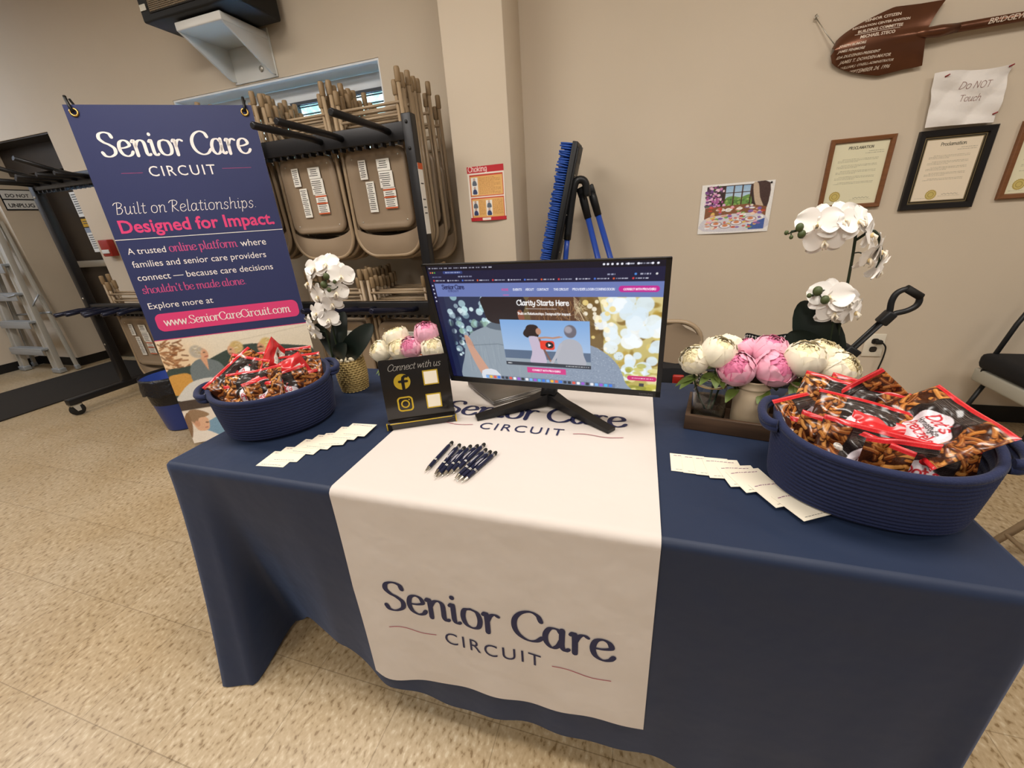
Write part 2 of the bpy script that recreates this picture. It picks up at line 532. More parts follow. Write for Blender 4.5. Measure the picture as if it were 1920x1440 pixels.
    def grain(s, amt, seed=0):
        s.a += np.random.RandomState(seed).normal(0, amt, (s.h, s.w, 1))
# ============================================================ the room
YW = 2.2                       # face of the back wall
ZC = 3.2                       # ceiling
M_wall = mat('wall_paint', 'd2c3ae', 0.7, var=('ccbda7', 1.5, 2.0), bump=(220, 0.08, 0.002))
M_ceil = mat('ceiling_paint', 'e4dccb', 0.9)
M_black = mat('black_plastic', '141313', 0.42)
M_rubber = mat('black_rubber', '17140f', 0.75)
M_base = mat('black_vinyl', '15120e', 0.55)
M_white = mat('white_paint', 'e2e2de', 0.45)

def floor_material():
    m = bpy.data.materials.new('vinyl_tile')
    m.use_nodes = True
    N, L = m.node_tree.nodes, m.node_tree.links
    p = N['Principled BSDF']
    p.inputs['Roughness'].default_value = 0.32
    tc = N.new('ShaderNodeTexCoord')
    def noise(scale, detail, aniso=None):
        n = N.new('ShaderNodeTexNoise')
        n.inputs['Scale'].default_value = scale
        n.inputs['Detail'].default_value = detail
        if aniso:
            mp = N.new('ShaderNodeMapping')
            mp.inputs['Scale'].default_value = aniso
            mp.inputs['Rotation'].default_value = (0, 0, 0.5)
            L.new(tc.outputs['Object'], mp.inputs['Vector'])
            L.new(mp.outputs[0], n.inputs['Vector'])
        else:
            L.new(tc.outputs['Object'], n.inputs['Vector'])
        return n
    def ramp(src, stops):
        r = N.new('ShaderNodeValToRGB')
        e = r.color_ramp.elements
        while len(e) < len(stops):
            e.new(0.5)
        for k, (pos, c) in enumerate(stops):
            e[k].position = pos
            e[k].color = lc(c)
        L.new(src, r.inputs[0])
        return r
    def mixc(fac, a, b, mode='MIX'):
        x = N.new('ShaderNodeMix')
        x.data_type = 'RGBA'
        x.blend_type = mode
        if isinstance(fac, float):
            x.inputs[0].default_value = fac
        else:
            L.new(fac, x.inputs[0])
        for s, q in ((6, a), (7, b)):
            if isinstance(q, str):
                x.inputs[s].default_value = lc(q)
            else:
                L.new(q, x.inputs[s])
        return x.outputs[2]
    fine = noise(80, 6, (1.0, 0.62, 1.0))
    r1 = ramp(fine.outputs['Fac'], [(0.33, '877050'), (0.43, 'b09c7c'), (0.58, 'baa688'), (0.68, 'cabb9f')])
    big = noise(2.2, 3)
    r2 = ramp(big.outputs['Fac'], [(0.35, 'f2ece0'), (0.65, 'ffffff')])
    c = mixc(1.0, r1.outputs[0], r2.outputs[0], 'MULTIPLY')
    br = N.new('ShaderNodeTexBrick')
    br.offset = 0.0
    br.inputs['Color1'].default_value = (1, 1, 1, 1)
    br.inputs['Color2'].default_value = (0.93, 0.93, 0.93, 1)
    br.inputs['Mortar'].default_value = (0.62, 0.6, 0.56, 1)
    br.inputs['Scale'].default_value = 1.0
    br.inputs['Mortar Size'].default_value = 0.0016
    br.inputs['Mortar Smooth'].default_value = 0.4
    br.inputs['Brick Width'].default_value = 0.305
    br.inputs['Row Height'].default_value = 0.305
    L.new(tc.outputs['Object'], br.inputs['Vector'])
    c = mixc(1.0, c, br.outputs['Color'], 'MULTIPLY')
    L.new(c, p.inputs['Base Color'])
    bp = N.new('ShaderNodeBump')
    bp.inputs['Strength'].default_value = 0.1
    bp.inputs['Distance'].default_value = 0.002
    L.new(fine.outputs['Fac'], bp.inputs['Height'])
    L.new(bp.outputs[0], p.inputs['Normal'])
    return m
M_floor = floor_material()

def slab(mb, x0, x1, y0, y1, z0, z1, m, bev=0.0):
    mb.box(((x0 + x1) / 2, (y0 + y1) / 2, (z0 + z1) / 2), (x1 - x0, y1 - y0, z1 - z0), m, bev=bev)

mb = MB(); slab(mb, -5.9, 7.0, -5.0, 3.1, -0.06, 0.0, M_floor)
mb.build('floor', kind='structure')
mb = MB(); slab(mb, -5.9, 7.0, -5.0, 3.1, ZC, ZC + 0.06, M_ceil)
mb.build('ceiling', kind='structure')
WX0, WX1, WZ0, WZ1 = -2.283, -0.441, 1.45, 2.293        # window opening
DX0, DX1, DZ = -5.06, -3.862, 2.263                      # door recess
mb = MB()
for a in ((-5.95, DX0, 0, ZC), (DX0, DX1, DZ, ZC), (DX1, WX0, 0, ZC), (WX0, WX1, 0, WZ0), (WX0, WX1, WZ1, ZC), (WX1, 7.0, 0, ZC)):
    slab(mb, a[0], a[1], YW, YW + 0.22, a[2], a[3], M_wall)
slab(mb, DX0 - 0.1, DX0, YW + 0.22, 2.8, 0, ZC, M_wall)
slab(mb, DX1, DX1 + 0.1, YW + 0.22, 2.8, 0, ZC, M_wall)
slab(mb, DX0, DX1, YW + 0.22, 2.8, DZ, DZ + 0.1, M_wall)
mb.build('wall_back', kind='structure')
mb = MB(); slab(mb, -5.95, -5.8, -5.0, YW, 0, ZC, M_wall)
mb.build('wall_left', kind='structure')
mb = MB(); slab(mb, 0.148, 0.497, 1.87, YW, 0, ZC, M_wall, bev=0.004)
mb.build('wall_pilaster', kind='structure')
mb = MB()
for a in ((-5.8, DX0, YW - .006, YW), (DX1, 0.148, YW - .006, YW), (0.497, 7.0, YW - .006, YW), (0.142, 0.503, 1.864, 1.87), (0.497, 0.503, 1.87, YW), (0.142, 0.148, 1.87, YW), (DX0, DX0 + .006, YW, 2.62)):
    slab(mb, a[0], a[1], a[2], a[3], 0, 0.1, M_base)
mb.build('baseboard_back', kind='structure')
mb = MB(); slab(mb, -5.8, -5.794, -5.0, YW, 0, 0.1, M_base)
mb.build('baseboard_left', kind='structure')

# ---- window: frame, mullions, louvre slats, panes, daylight outside
M_reveal = mat('white_window_paint', 'e6e8ea', 0.5)
M_glass = mat('window_glass', 'eaf4f4', 0.02, trans=1.0, ior=1.02)
mb = MB()
slab(mb, WX0, WX1, YW + .005, YW + .22, WZ1 - .012, WZ1 - .0, M_reveal)
slab(mb, WX0, WX0 + .012, YW + .005, YW + .22, WZ0, WZ1 - .012, M_reveal)
slab(mb, WX1 - .012, WX1, YW + .005, YW + .22, WZ0, WZ1 - .012, M_reveal)
slab(mb, WX0, WX1, YW - .02, YW + .22, WZ0, WZ0 + .02, M_reveal)
mb.build('trim_1', kind='structure')
win = thing('window_1', 'white framed window with dark louvre slats above the rack of folding chairs', 'window')
win['kind'] = 'structure'
win.location = (0, YW + .15, 0)
mb = MB()
slab(mb, WX0 + .012, WX1 - .012, 0, .06, WZ1 - .11, WZ1 - .02, M_reveal, bev=.006)
slab(mb, WX0 + .012, WX1 - .012, 0, .06, WZ0 + .02, WZ0 + .08, M_reveal, bev=.006)
slab(mb, WX0 + .012, WX0 + .06, 0, .06, WZ0 + .08, WZ1 - .11, M_reveal, bev=.006)
slab(mb, WX1 - .06, WX1 - .012, 0, .06, WZ0 + .08, WZ1 - .11, M_reveal, bev=.006)
mb.build('window_frame', win)
mb = MB()
M_slat = mat('dark_slat', '3d4148', 0.5)
for k in range(14):
    mb.box(((WX0 + WX1) / 2, .035, WZ1 - .135 - k * .047), (WX1 - WX0 - .12, .022, .006), M_slat, rot=(0.5, 0, 0))
slab(mb, WX0 + .06, WX1 - .06, .0, .03, WZ1 - .128, WZ1 - .108, M_slat)
mb.build('louvre', win)
for x in (-0.93, -1.36, -1.8):
    mb = MB()
    slab(mb, x - .03, x + .03, -.005, .06, WZ0 + .08, WZ1 - .11, M_reveal, bev=.005)
    slab(mb, x + .06, x + .085, .0, .04, WZ0 + .08, WZ1 - .128, M_slat)
    mb.build('mullion', win)
mb = MB(); slab(mb, WX0 + .05, WX1 - .05, .062, .066, WZ0 + .06, WZ1 - .1, M_glass)
mb.build('pane', win)
def outside_material():
    m = bpy.data.materials.new('outdoor_daylight')
    m.use_nodes = True
    N, L = m.node_tree.nodes, m.node_tree.links
    p = N['Principled BSDF']
    p.inputs['Base Color'].default_value = (0, 0, 0, 1)
    tc = N.new('ShaderNodeTexCoord')
    nz = N.new('ShaderNodeTexNoise')
    nz.inputs['Scale'].default_value = 5.0
    nz.inputs['Detail'].default_value = 8
    L.new(tc.outputs['Object'], nz.inputs['Vector'])
    r = N.new('ShaderNodeValToRGB')
    e = r.color_ramp.elements
    e.new(0.5)
    for k, (pos, c) in enumerate([(0.42, '7fb0a6'), (0.5, 'b4dfe4'), (0.58, 'e6f8ff')]):
        e[k].position = pos
        e[k].color = lc(c)
    L.new(nz.outputs['Fac'], r.inputs[0])
    L.new(r.outputs[0], p.inputs['Emission Color'])
    p.inputs['Emission Strength'].default_value = 3.2
    return m
mb = MB(); slab(mb, -4.5, 1.8, 3.6, 3.65, 0.2, 4.5, outside_material())
mb.build('outside_backdrop', kind='structure')

# ---- door in the recess
M_bronze = mat('dark_bronze', '2a2018', 0.35, metal=0.3)
M_doorleaf = mat('dark_door', '241b14', 0.3, var=('2f251b', 3, 2))
M_alu = mat('brushed_aluminium', 'b9b3a6', 0.35, metal=0.9)
door = thing('door_1', 'dark brown door with an aluminium push bar, in the recess beside the chair rack', 'door', (0, 2.5, 0))
door['kind'] = 'structure'
mb = MB()
slab(mb, DX0, DX0 + .08, 0, .14, 0, DZ, M_bronze)
slab(mb, DX1 - .08, DX1, 0, .14, 0, DZ, M_bronze)
slab(mb, DX0 + .08, DX1 - .08, 0, .14, 2.03, 2.1, M_bronze)
slab(mb, DX0 + .08, DX1 - .08, 0, .14, DZ - .06, DZ, M_bronze)
slab(mb, DX1 - .012, DX1 - .002, -.29, 0, 0, DZ - .012, M_bronze)
slab(mb, DX0 + .002, DX1 - .002, -.29, 0, DZ - .012, DZ - .002, M_bronze)
slab(mb, DX0 + .002, DX1 - .002, -.12, -.09, 2.02, DZ - .012, M_bronze)
mb.build('door_frame', door)
mb = MB(); slab(mb, DX0 + .08, DX1 - .08, .06, .1, 2.1, DZ - .06, mat('transom_glass', '201b18', 0.08))
mb.build('transom', door)
mb = MB(); slab(mb, DX0 + .08, DX1 - .08, .04, .09, .01, 2.03, M_doorleaf, bev=.004)
leaf = mb.build('door_leaf', door)
mb = MB()
slab(mb, DX0 + .16, DX1 - .16, -.05, -.01, 1.09, 1.16, M_alu, bev=.008)
for x in (DX0 + .2, DX1 - .22):
    slab(mb, x, x + .04, -.01, .04, 1.1, 1.15, M_alu)
mb.build('push_bar', door)
mb = MB(); slab(mb, DX0 + .075, DX0 + .1, -.015, .0, 0, 2.06, mat('door_stop', 'b9a684', 0.6))
mb.build('door_stop', door)
mb = MB(); slab(mb, DX0 + .02, DX1 - .02, -.01, .0, 2.085, 2.1, mat('frame_edge', 'a89a84', 0.4, metal=.6))
mb.build('frame_edge', door)

M_paper = mat('white_paper', 'e6e3da', 0.7)
M_ink = mat('grey_ink', '55534f', 0.8)
def notice(name, label, x, z, w, h, seed, head=None, y=2.54, body=None):
    mb = MB()
    slab(mb, x, x + w, y - .002, y, z, z + h, body or M_paper)
    r = random.Random(seed)
    zz = z + h - .03
    if head:
        slab(mb, x, x + w, y - .003, y - .002, z + h - .05, z + h, head)
        zz -= .05
    while zz > z + .02:
        slab(mb, x + .015, x + r.uniform(.5, .9) * w, y - .003, y - .002, zz, zz + .008, M_ink)
        zz -= .022
    return tag(mb.build(name), label, 'notice')
notice('paper_notice', 'white printed notice, upper of the two on the dark door', -4.56, 1.6, .15, .24, 1)
notice('caution_sticker', 'small yellow and black sticker between two white notices on the dark door', -4.56, 1.5, .15, .08, 2, body=mat('yellow_print', 'c79a2a', .6))
notice('paper_notice', 'white printed notice with a grey heading, lower of the two on the dark door', -4.56, 1.24, .17, .25, 3, head=mat('blue_grey_print', '8d96a3', .6))

# sign on the side wall of the recess
sg = thing('warning_sign', 'white sign with black border reading DO NOT UNPLUG on the recess wall', 'sign', (DX0 + .002, 2.36, 1.80))
F = basis((0, 0, 0), (0, 1, 0), (0, 0, 1))
mb = MB(); mb.box((.002, 0, 0), (.004, .26, .2), M_black)
mb.build('sign_border', sg)
mb = MB(); mb.box((.005, 0, .05), (.003, .24, .08), M_white); mb.box((.005, 0, -.045), (.003, .24, .085), M_white)
F2 = lambda z: (lambda x, y: (.0075, x, y + z))
ptext(mb, 'DO NOT', F2(.025), M_black, width=.18, align='c', bold=.02)
ptext(mb, 'UNPLUG', F2(-.07), M_black, width=.2, align='c', bold=.02)
mb.build('sign_face', sg)

# fire alarm box on the wall beside the door
fa = thing('fire_alarm_box', 'red fire alarm pull box on the wall beside the dark door', 'alarm box', (-3.665, YW, 1.2))
M_red = mat('red_plastic', 'a0271d', 0.4)
mb = MB(); mb.box((0, -.03, .075), (.13, .06, .15), M_red, bev=.008)
mb.build('box_body', fa)
mb = MB(); mb.box((0, -.064, .045), (.1, .008, .035), M_white, bev=.003)
mb.build('pull_handle', fa, label='white pull handle')

# mat running up to the door
mb = MB(); slab(mb, -4.80, -3.80, -1.2, 2.42, 0.0, .012, mat('mat_rubber', '241f1a', 0.9, bump=(160, .5, .004)), bev=.004)
tag(mb.build('floor_mat'), 'long black rubber mat on the floor leading to the dark door', 'floor mat')

# ---- step ladder leaning shut beside the door
M_fib = mat('pale_fibreglass', 'b4aea2', 0.45)
M_fib2 = mat('ladder_tread', 'aeb2b4', 0.4, metal=.5)
lad = thing('step_ladder', 'pale grey step ladder with blue lit treads standing by the dark door', 'ladder')
def rail(x0, x1, y0, y1, zt, w, d, name):
    mb = MB()
    a, b = Vector((x0, y0, 0.02)), Vector((x1, y1, zt))
    u = (b - a).normalized()
    ang = Matrix(((1, 0, 0), (0, 1, 0), (0, 0, 1)))
    x = Vector((0, 1, 0)).cross(u).normalized()
    y = u.cross(x)
    M = Matrix(((x.x, y.x, u.x, 0), (x.y, y.y, u.y, 0), (x.z, y.z, u.z, 0), (0, 0, 0, 1)))
    mb.box((a + b) / 2, (w, d * .35, (b - a).length), M_fib, rot=M, bev=.004)
    for s in (-1, 1):
        mb.box((a + b) / 2 + x * s * w * .45, (w * .12, d, (b - a).length), M_fib, rot=M, bev=.002)
    mb.box(a + Vector((0, 0, .01)), (w * 1.25, d * 1.4, .05), M_rubber if False else M_fib2, bev=.006)
    mb.build(name, lad)
rail(-5.02, -5.16, 1.98, 2.12, 1.75, .11, .05, 'front_rail')
rail(-5.66, -5.5, 1.98, 2.12, 1.75, .085, .05, 'front_rail')
rail(-4.93, -5.12, 2.1, 2.165, 1.6, .035, .03, 'rear_rail')
rail(-5.74, -5.54, 2.1, 2.165, 1.6, .035, .03, 'rear_rail')
for k in range(5):
    z = .28 + k * .3
    t = z / 1.75
    mb = MB()
    y = 1.98 + .14 * t - .03
    w = (.64 - .3 * t * .9)
    mb.box((-5.34, y, z), (w, .085, .025), M_fib2, bev=.004)
    mb.box((-5.34, y - .04, z - .035), (w, .008, .09 if k == 3 else .06), M_fib2, bev=.003)
    mb.build('tread', lad)
mb = MB()
for s in (-1, 1):
    for k in range(3):
        z = .3 + k * .3
        mb.tube([(-5.34 + s * .27, 1.97, z - .02), (-5.34 + s * .12, 1.97, z - .04), (-5.34 + s * .05, 1.975, z - .02)], .006, M_fib2, 6)
    mb.tube([(-5.34 + s * .3, 2.02, .72), (-5.34 + s * .36, 2.11, .86)], .008, M_fib2, 6)
mb.tube([(-5.72, 2.14, .62), (-4.95, 2.12, .66)], .011, M_fib2, 8)
mb.build('brace', lad)

# ---- loudspeaker on its wall shelf
spk = thing('loudspeaker', 'black loudspeaker cabinet with a metal grille on the white wall bracket', 'speaker', (-1.44, 1.975, 2.556))
mb = MB()
mb.box((0, 0, .2), (.74, .35, .40), mat('speaker_black', '0b0b0b', 0.6, bump=(300, .2, .001)), bev=.012)
mb.build('cabinet', spk)
M_grille = mat('speaker_grille', '8c7a62', 0.5, metal=.5)
mb = MB()
for k in range(30):
    mb.box((-.03 + 0, -.181, .045 + k * .009), (.5, .004, .003), M_grille)
for k in range(44):
    mb.box((-.275 + k * .0115, -.180, .185), (.003, .004, .29), M_grille)
mb.box((-.03, -.178, .185), (.52, .004, .30), mat('grille_shadow', '1d1915', .8))
mb.build('grille', spk)
mb = MB()
mb.box((-.33, -.178, .07), (.05, .006, .03), M_alu)
mb.box((.14, -.178, .04), (.04, .006, .015), M_alu, bev=.002)
mb.build('badge', spk, label='small silver badge')
M_brk = mat('bracket_white', 'dad8d2', 0.35)
brk = thing('speaker_bracket', 'white wedge shaped wall bracket under the black loudspeaker', 'bracket', (-1.43, YW, 2.3))
mb = MB()
mb.box((0, -.006, .135), (.385, .012, .27), M_brk, bev=.004)
mb.build('wall_plate', brk)
mb = MB()
mb.box((0, -.185, .222), (.375, .345, .045), M_brk, bev=.006)
mb.build('shelf', brk)
for s in (-1, 1):
    mb = MB()
    pr = [(-.35, .2), (-.012, .2), (-.012, .012), (-.05, .012)]
    mb.prism(pr, lambda a, b: (s * .185, a, b), lambda a, b: (s * .172, a, b), M_brk)
    mb.build('side_plate', brk)
mb = MB()
mb.lathe([(0, .004), (.014, .004), (.018, 0)], M_alu, 16, Matrix.Translation((.07, -.016, .06)) @ Matrix.Rotation(PI / 2, 4, 'X'))
mb.build('bolt', brk, label='grey round bolt cap')
# ============================================================ chair cart and folding chairs
M_rackm = mat('rack_black_steel', '1c1b1d', 0.38, metal=0.2)
M_tan = mat('tan_enamel', '93806a', 0.33, spec=0.5)
M_tan2 = mat('tan_tube', 'a28c70', 0.34)
M_cap = mat('tan_cap', '8f7757', 0.55)
M_orange = mat('orange_print', 'c65a2e', 0.6)
M_navyarm = mat('arm_blue_black', '1c1f33', 0.25, metal=.3)
RX0, RX1, RY = -3.22, 0.025, 1.62

cart = thing('chair_cart', 'long black steel hanging cart on casters, loaded with tan folding chairs', 'chair cart', (0, RY, 0))
for x in (RX0, RX1):
    mb = MB()
    mb.box((x, 0, .965), (.055, .06, 1.73), M_rackm, bev=.004)
    for z in (1.79, 1.67, .9, .5):
        mb.ell((x - .0, -.031, z), (.009, .005, .009), M_alu if x < 0 else M_black, nu=8, nv=5)
    post = mb.build('post', cart)
    if x > 0:
        mb = MB()
        mb.box((x + .0285, .0, 1.42), (.002, .05, .36), M_paper)
        mb.box((x + .030, .0, 1.585), (.002, .05, .03), M_orange)
        for z in (1.35, 1.38, 1.42, 1.5):
            mb.box((x + .030, .0, z), (.001, .03, .006), M_ink)
        mb.build('warning_strip', post, label='white and orange warning strip')
    mb = MB()
    mb.box((x, .0, .125), (.06, .88, .05), M_rackm, bev=.004)
    mb.build('foot_beam', cart)
    for y in (-.4, .4):
        mb = MB()
        M = Matrix.Translation((x, y, .05)) @ Matrix.Rotation(PI / 2, 4, 'Y') @ Matrix.Rotation(0.5, 4, 'X')
        mb.lathe([(0, -.016), (.042, -.016), (.05, -.01), (.05, .01), (.042, .016), (0, .016)], M_rubber, 20, M)
        c = mb.build('caster', cart)
        mb = MB()
        mb.box((x, y, .092), (.05, .075, .014), M_alu, bev=.003)
        for s in (-1, 1):
            mb.prism([(-.03, .09), (.03, .09), (.012, .04), (-.012, .04)], lambda a, b: (x + s * .022, y + a, b), lambda a, b: (x + s * .026, y + a, b), mat('zinc', 'c4c0b6', .4, metal=.25))
        mb.build('fork', c, label='zinc caster fork')
for zt in (1.755, .81):
    mb = MB()
    mb.box(((RX0 + RX1) / 2, 0, zt), (RX1 - RX0, .05, .085), M_rackm, bev=.004)
    for k in range(60):
        mb.box((RX0 + .05 + k * .053, .0, zt - .05), (.012, .04, .02), M_rackm)
    mb.build('beam', cart)
ARMX = [-.09, -.39, -.53, -2.55, -2.68, -2.84, -2.98, -3.12, -3.2]
for zt in (1.755, .81):
    for x in ARMX:
        mb = MB()
        up = 0.012 if zt > 1 else (.085 if x > -2 else .0)
        yt = -.47 if x > -2 else -.2 - .03 * (ARMX.index(x) % 3)
        mb.tube([(x, -.01, zt + .0), (x, -.1, zt + .008), (x, yt, zt + up), (x, yt - .004, zt + up)], [.0165, .0165, .0165, .012], M_rackm if zt > 1 else M_navyarm, 10)
        mb.build('arm', cart)
for x in (-2.7, -3.05):
    mb = MB()
    mb.tube([(x, 0, 1.78), (x, -.1, 1.8), (x, -.3, 1.86)], .015, M_rackm, 10)
    mb.build('arm', cart)

# ---- folding chair, hung upside down: backrest at the bottom, leg caps at the top
def u_path(hw, ztop, zbot, rad, y=0.0, lean=0.0):
    pts = [(-hw + lean, y, ztop), (-hw + lean * .5, y, (ztop + zbot) / 2)]
    for k in range(0, 10):
        a = PI + (PI / 2) * k / 9
        pts.append((-hw + rad + rad * math.cos(a), y, zbot + rad + rad * math.sin(a)))
    for k in range(0, 10):
        a = 1.5 * PI + (PI / 2) * k / 9
        pts.append((hw - rad + rad * math.cos(a), y, zbot + rad + rad * math.sin(a)))
    pts += [(hw - lean * .5, y, (ztop + zbot) / 2), (hw - lean, y, ztop)]
    return pts
def sticker(parent, cx, cz, w, h, stripes=False, seed=0):
    mb = MB()
    mb.box((cx, -.0195, cz), (w, .0012, h), M_paper)
    r = random.Random(seed)
    z = cz + h / 2 - .012
    while z > cz - h / 2 + .008:
        mb.box((cx - r.uniform(0, .1) * w, -.0203, z), (w * r.uniform(.5, .8), .0006, .004), M_ink)
        z -= .0105
    if stripes:
        for k in (-.46, 0.06, .42):
            mb.box((cx, -.0207, cz + k * h), (w, .0006, .008), M_orange)
    mb.build('warning_label', parent)
def hung_chair(labels=False):
    t = thing('folding_chair', '', 'folding chair')
    mb = MB(); mb.tube(u_path(.226, .9, .011, .135, 0.0, .01), .0115, M_tan2, 8)
    mb.build('back_frame', t)
    for s in (-1, 1):
        mb = MB(); mb.tube([(s * .188, .006, .85), (s * .196, .012, .5), (s * .204, .016, .3)], .0105, M_tan2, 8)
        mb.build('leg', t)
    for z, hw, y in ((.735, .19, .006), (.66, .19, .006), (.79, .218, 0.0)):
        mb = MB(); mb.tube([(-hw, y, z), (hw, y, z)], .008, M_tan2, 8)
        mb.build('cross_bar', t)
    for x, y, z in ((-.217, 0, .915), (.217, 0, .915), (-.188, .006, .862), (.188, .006, .862)):
        mb = MB()
        mb.lathe([(0, .03), (.013, .028), (.0155, .02), (.0155, -.035), (.0125, -.04)], M_cap, 10, Matrix.Translation((x, y, z)))
        mb.build('leg_cap', t)
    # seat pan, underside to the front, shallow recess inside a rolled rim
    mb = MB()
    outer, mid, inner, floor_ = [rrect(-.2 + d, .165 + d, .2 - d, .595 - d, max(.02, .06 - d * .6), 6) for d in (0, .012, .03, .042)]
    n = len(outer)
    rings = [([(x, .006, z) for x, z in outer]), [(x, -.014, z) for x, z in outer], [(x, -.021, z) for x, z in mid], [(x, -.014, z) for x, z in inner], [(x, -.011, z) for x, z in floor_]]
    vs = [p for r in rings for p in r]
    fs = []
    for k in range(len(rings) - 1):
        for i in range(n):
            fs.append((k * n + i, k * n + (i + 1) % n, (k + 1) * n + (i + 1) % n, (k + 1) * n + i))
    fs.append(tuple((len(rings) - 1) * n + i for i in range(n)))
    fs.append(tuple(range(n))[::-1])
    mb.add(vs, fs, M_tan, True)
    for x, z in ((-.155, .55), (.155, .55), (-.155, .21), (.155, .21)):
        mb.ell((x, -.0125, z), (.006, .003, .006), M_alu, nu=8, nv=5)
    mb.build('seat', t)
    # backrest panel filling the rounded bottom of the frame
    mb = MB()
    def bp(u, v):
        x_ = 2 * u - 1
        z = .012 + (.165 - .05 * (1 - x_ * x_) ** .7) * v
        hw = .218
        if z < .135:
            hw = .226 - .135 + math.sqrt(max(0, .135 ** 2 - (.135 + .011 - z - .011) ** 2)) - .004
        x = hw * (2 * u - 1)
        return (x, -.004 - .012 * (1 - (2 * u - 1) ** 2) * math.sin(PI * min(1, v * .9 + .1)), z)
    mb.grid(bp, 16, 9, M_tan)
    mb.grid(lambda u, v: tuple(Vector(bp(u, v)) + Vector((0, .012, 0))), 16, 9, M_tan, flip=True)
    mb.build('backrest', t)
    return t
proto = hung_chair()
proto_l = hung_chair()
for s in (('a', -.085, .49, .05, .1), ('b', -.055, .345, .055, .165)):
    sticker(proto_l, s[1], s[2], s[3], s[4], seed=ord(s[0]))
sticker(proto_l, .055, .505, .085, .06, seed=4)
sticker(proto_l, .06, .43, .09, .085, seed=5)
sticker(proto_l, .068, .33, .082, .11, True, seed=6)
used = [False, False]
def hang(x, y, z, rz, label, group=None, front=False, rx=0.0):
    k = 1 if front else 0
    src = proto_l if front else proto
    o = src if not used[k] else dup(src)
    used[k] = True
    o.location = (x, y, z)
    o.rotation_euler = (rx, 0, rz)
    o['label'] = label
    if group:
        o['group'] = group
CH0 = 1.69
def stack(xc, z, n, front_label, behind_label, group, dy=.046, extra=(), front=True):
    for i in range(n):
        r = random.Random(int(xc * 100) + i * 7 + int(z * 10))
        y = CH0 + i * dy
        dx, dz = (0, 0) if i == 0 else (r.uniform(-.012, .012), r.uniform(-.02, .012))
        hang(xc + dx, y, z + dz, r.uniform(-.01, .01), front_label if i == 0 else behind_label, group, front and i == 0)
ZU, ZL = 1.115, .105
stack(-.258, ZU, 6, 'front tan folding chair at the right end of the upper tier, with white labels', 'tan folding chair hung behind the front one in the upper right stack', 'chairs in the upper right stack')
hang(-.235, 1.985, ZU + .0, 0.02, 'tan folding chair hung loose behind the upper right stack, next to the pillar', 'chairs in the upper right stack')
hang(-.205, 2.06, ZU - .06, 0.03, 'rearmost tan folding chair hung near the wall, its edge seen by the pillar', 'chairs in the upper right stack', rx=.03)
stack(-.742, ZU, 7, 'front tan folding chair with white labels, upper tier, just right of the banner', 'tan folding chair behind the front one in the upper stack beside the banner', 'chairs in the upper stack by the banner')
stack(-1.235, ZU + .02, 4, 'front tan folding chair whose legs show above the banner near its right grommet', 'tan folding chair behind the banner, legs showing above its right part', 'chairs above the right part of the banner', front=False)
stack(-1.72, ZU + .01, 2, 'tan folding chair behind the banner with leg caps showing above its middle', 'tan folding chair hidden behind the middle of the banner', 'chairs above the middle of the banner', front=False)
stack(-.258, ZL, 7, 'front tan folding chair of the lower right stack, behind the small peony bouquet', 'tan folding chair hung behind the front one in the lower right stack', 'chairs in the lower right stack')
stack(-.742, ZL, 6, 'front tan folding chair of the lower stack behind the small orchid', 'tan folding chair deeper in the lower stack behind the small orchid', 'chairs in the lower stack behind the orchid')
stack(-2.85, ZL + .02, 2, 'front tan folding chair with white labels at the far left end of the lower tier', 'tan folding chair second from the front at the far left lower tier', 'chairs at the far left of the lower tier')

# ============================================================ pull-up banner
M_navyprint = mat('banner_navy', '313760', 0.5, spec=.35)
M_wprint = mat('banner_white', 'f2ebe6', 0.55)
M_pink = mat('banner_pink', 'dd3f78', 0.5)
M_pink2 = mat('banner_pink_serif', 'c74f86', 0.5)
M_gold = mat('gold_metal', 'c8a45a', 0.3, metal=1.0)
BW, BH = .868, 1.95
ba, bt = math.radians(33.7), math.radians(3.26)
bu = Vector((math.cos(ba), math.sin(ba), 0.0))
bn = Vector((math.sin(ba), -math.cos(ba), 0.0))
bv = Vector((0, 0, math.cos(bt))) - bn * math.sin(bt)
bO = Vector((-1.577, 1.007, .03)) - bu * .013
banner = thing('pull_up_banner', 'tall navy blue standing banner advertising a senior care web site, beside the table', 'banner')
banner.location = bO
bx = basis((0, 0, 0), bu, bv)
PH = .708                       # top of the photograph printed at the bottom
mb = MB()
mb.grid(lambda u, v: bx(u * BW, PH + v * (BH - PH)), 6, 8, M_navyprint, False)
mb.grid(lambda u, v: bx(u * BW, v * BH, -.002), 4, 6, M_wprint, False, flip=True)
on = lambda d, x0=0, y0=0: (lambda x, y: bx(x0 + x, y0 + y, d))
write(mb, 'Senior Care', on(.001, .092, 1.712), M_wprint, width=.715, thick=.225, thin=.095, gap=.075)
ptext(mb, 'CIRCUIT', on(.001, .275, 1.609), M_wprint, width=.325, spacing=1.22)
def bar(x0, y0, x1, y1, m, d=.001):
    mb.add([bx(x0, y0, d), bx(x1, y0, d), bx(x1, y1, d), bx(x0, y1, d)], [(0, 1, 2, 3)], m)
bar(.145, 1.6275, .245, 1.629, M_pink2); bar(.635, 1.6365, .785, 1.638, M_pink2)
write(mb, 'Built on Relationships.', on(.001, .05, 1.425), M_wprint, width=.71, thick=.085, thin=.075, slant=.2, gap=.1)
ptext(mb, 'Designed for Impact.', on(.001, .043, 1.327), M_pink, width=.79, bold=.022)
bar(0, 1.291, .868, 1.2945, M_wprint)
def para(y, *parts):
    x = .037
    for txt, pink, w in parts:
        if pink:
            write(mb, txt, on(.001, x, y), M_pink2, width=w, thick=.2, thin=.085, gap=.05)
        else:
            ptext(mb, txt, on(.001, x, y), M_wprint, width=w)
        x += w + .018
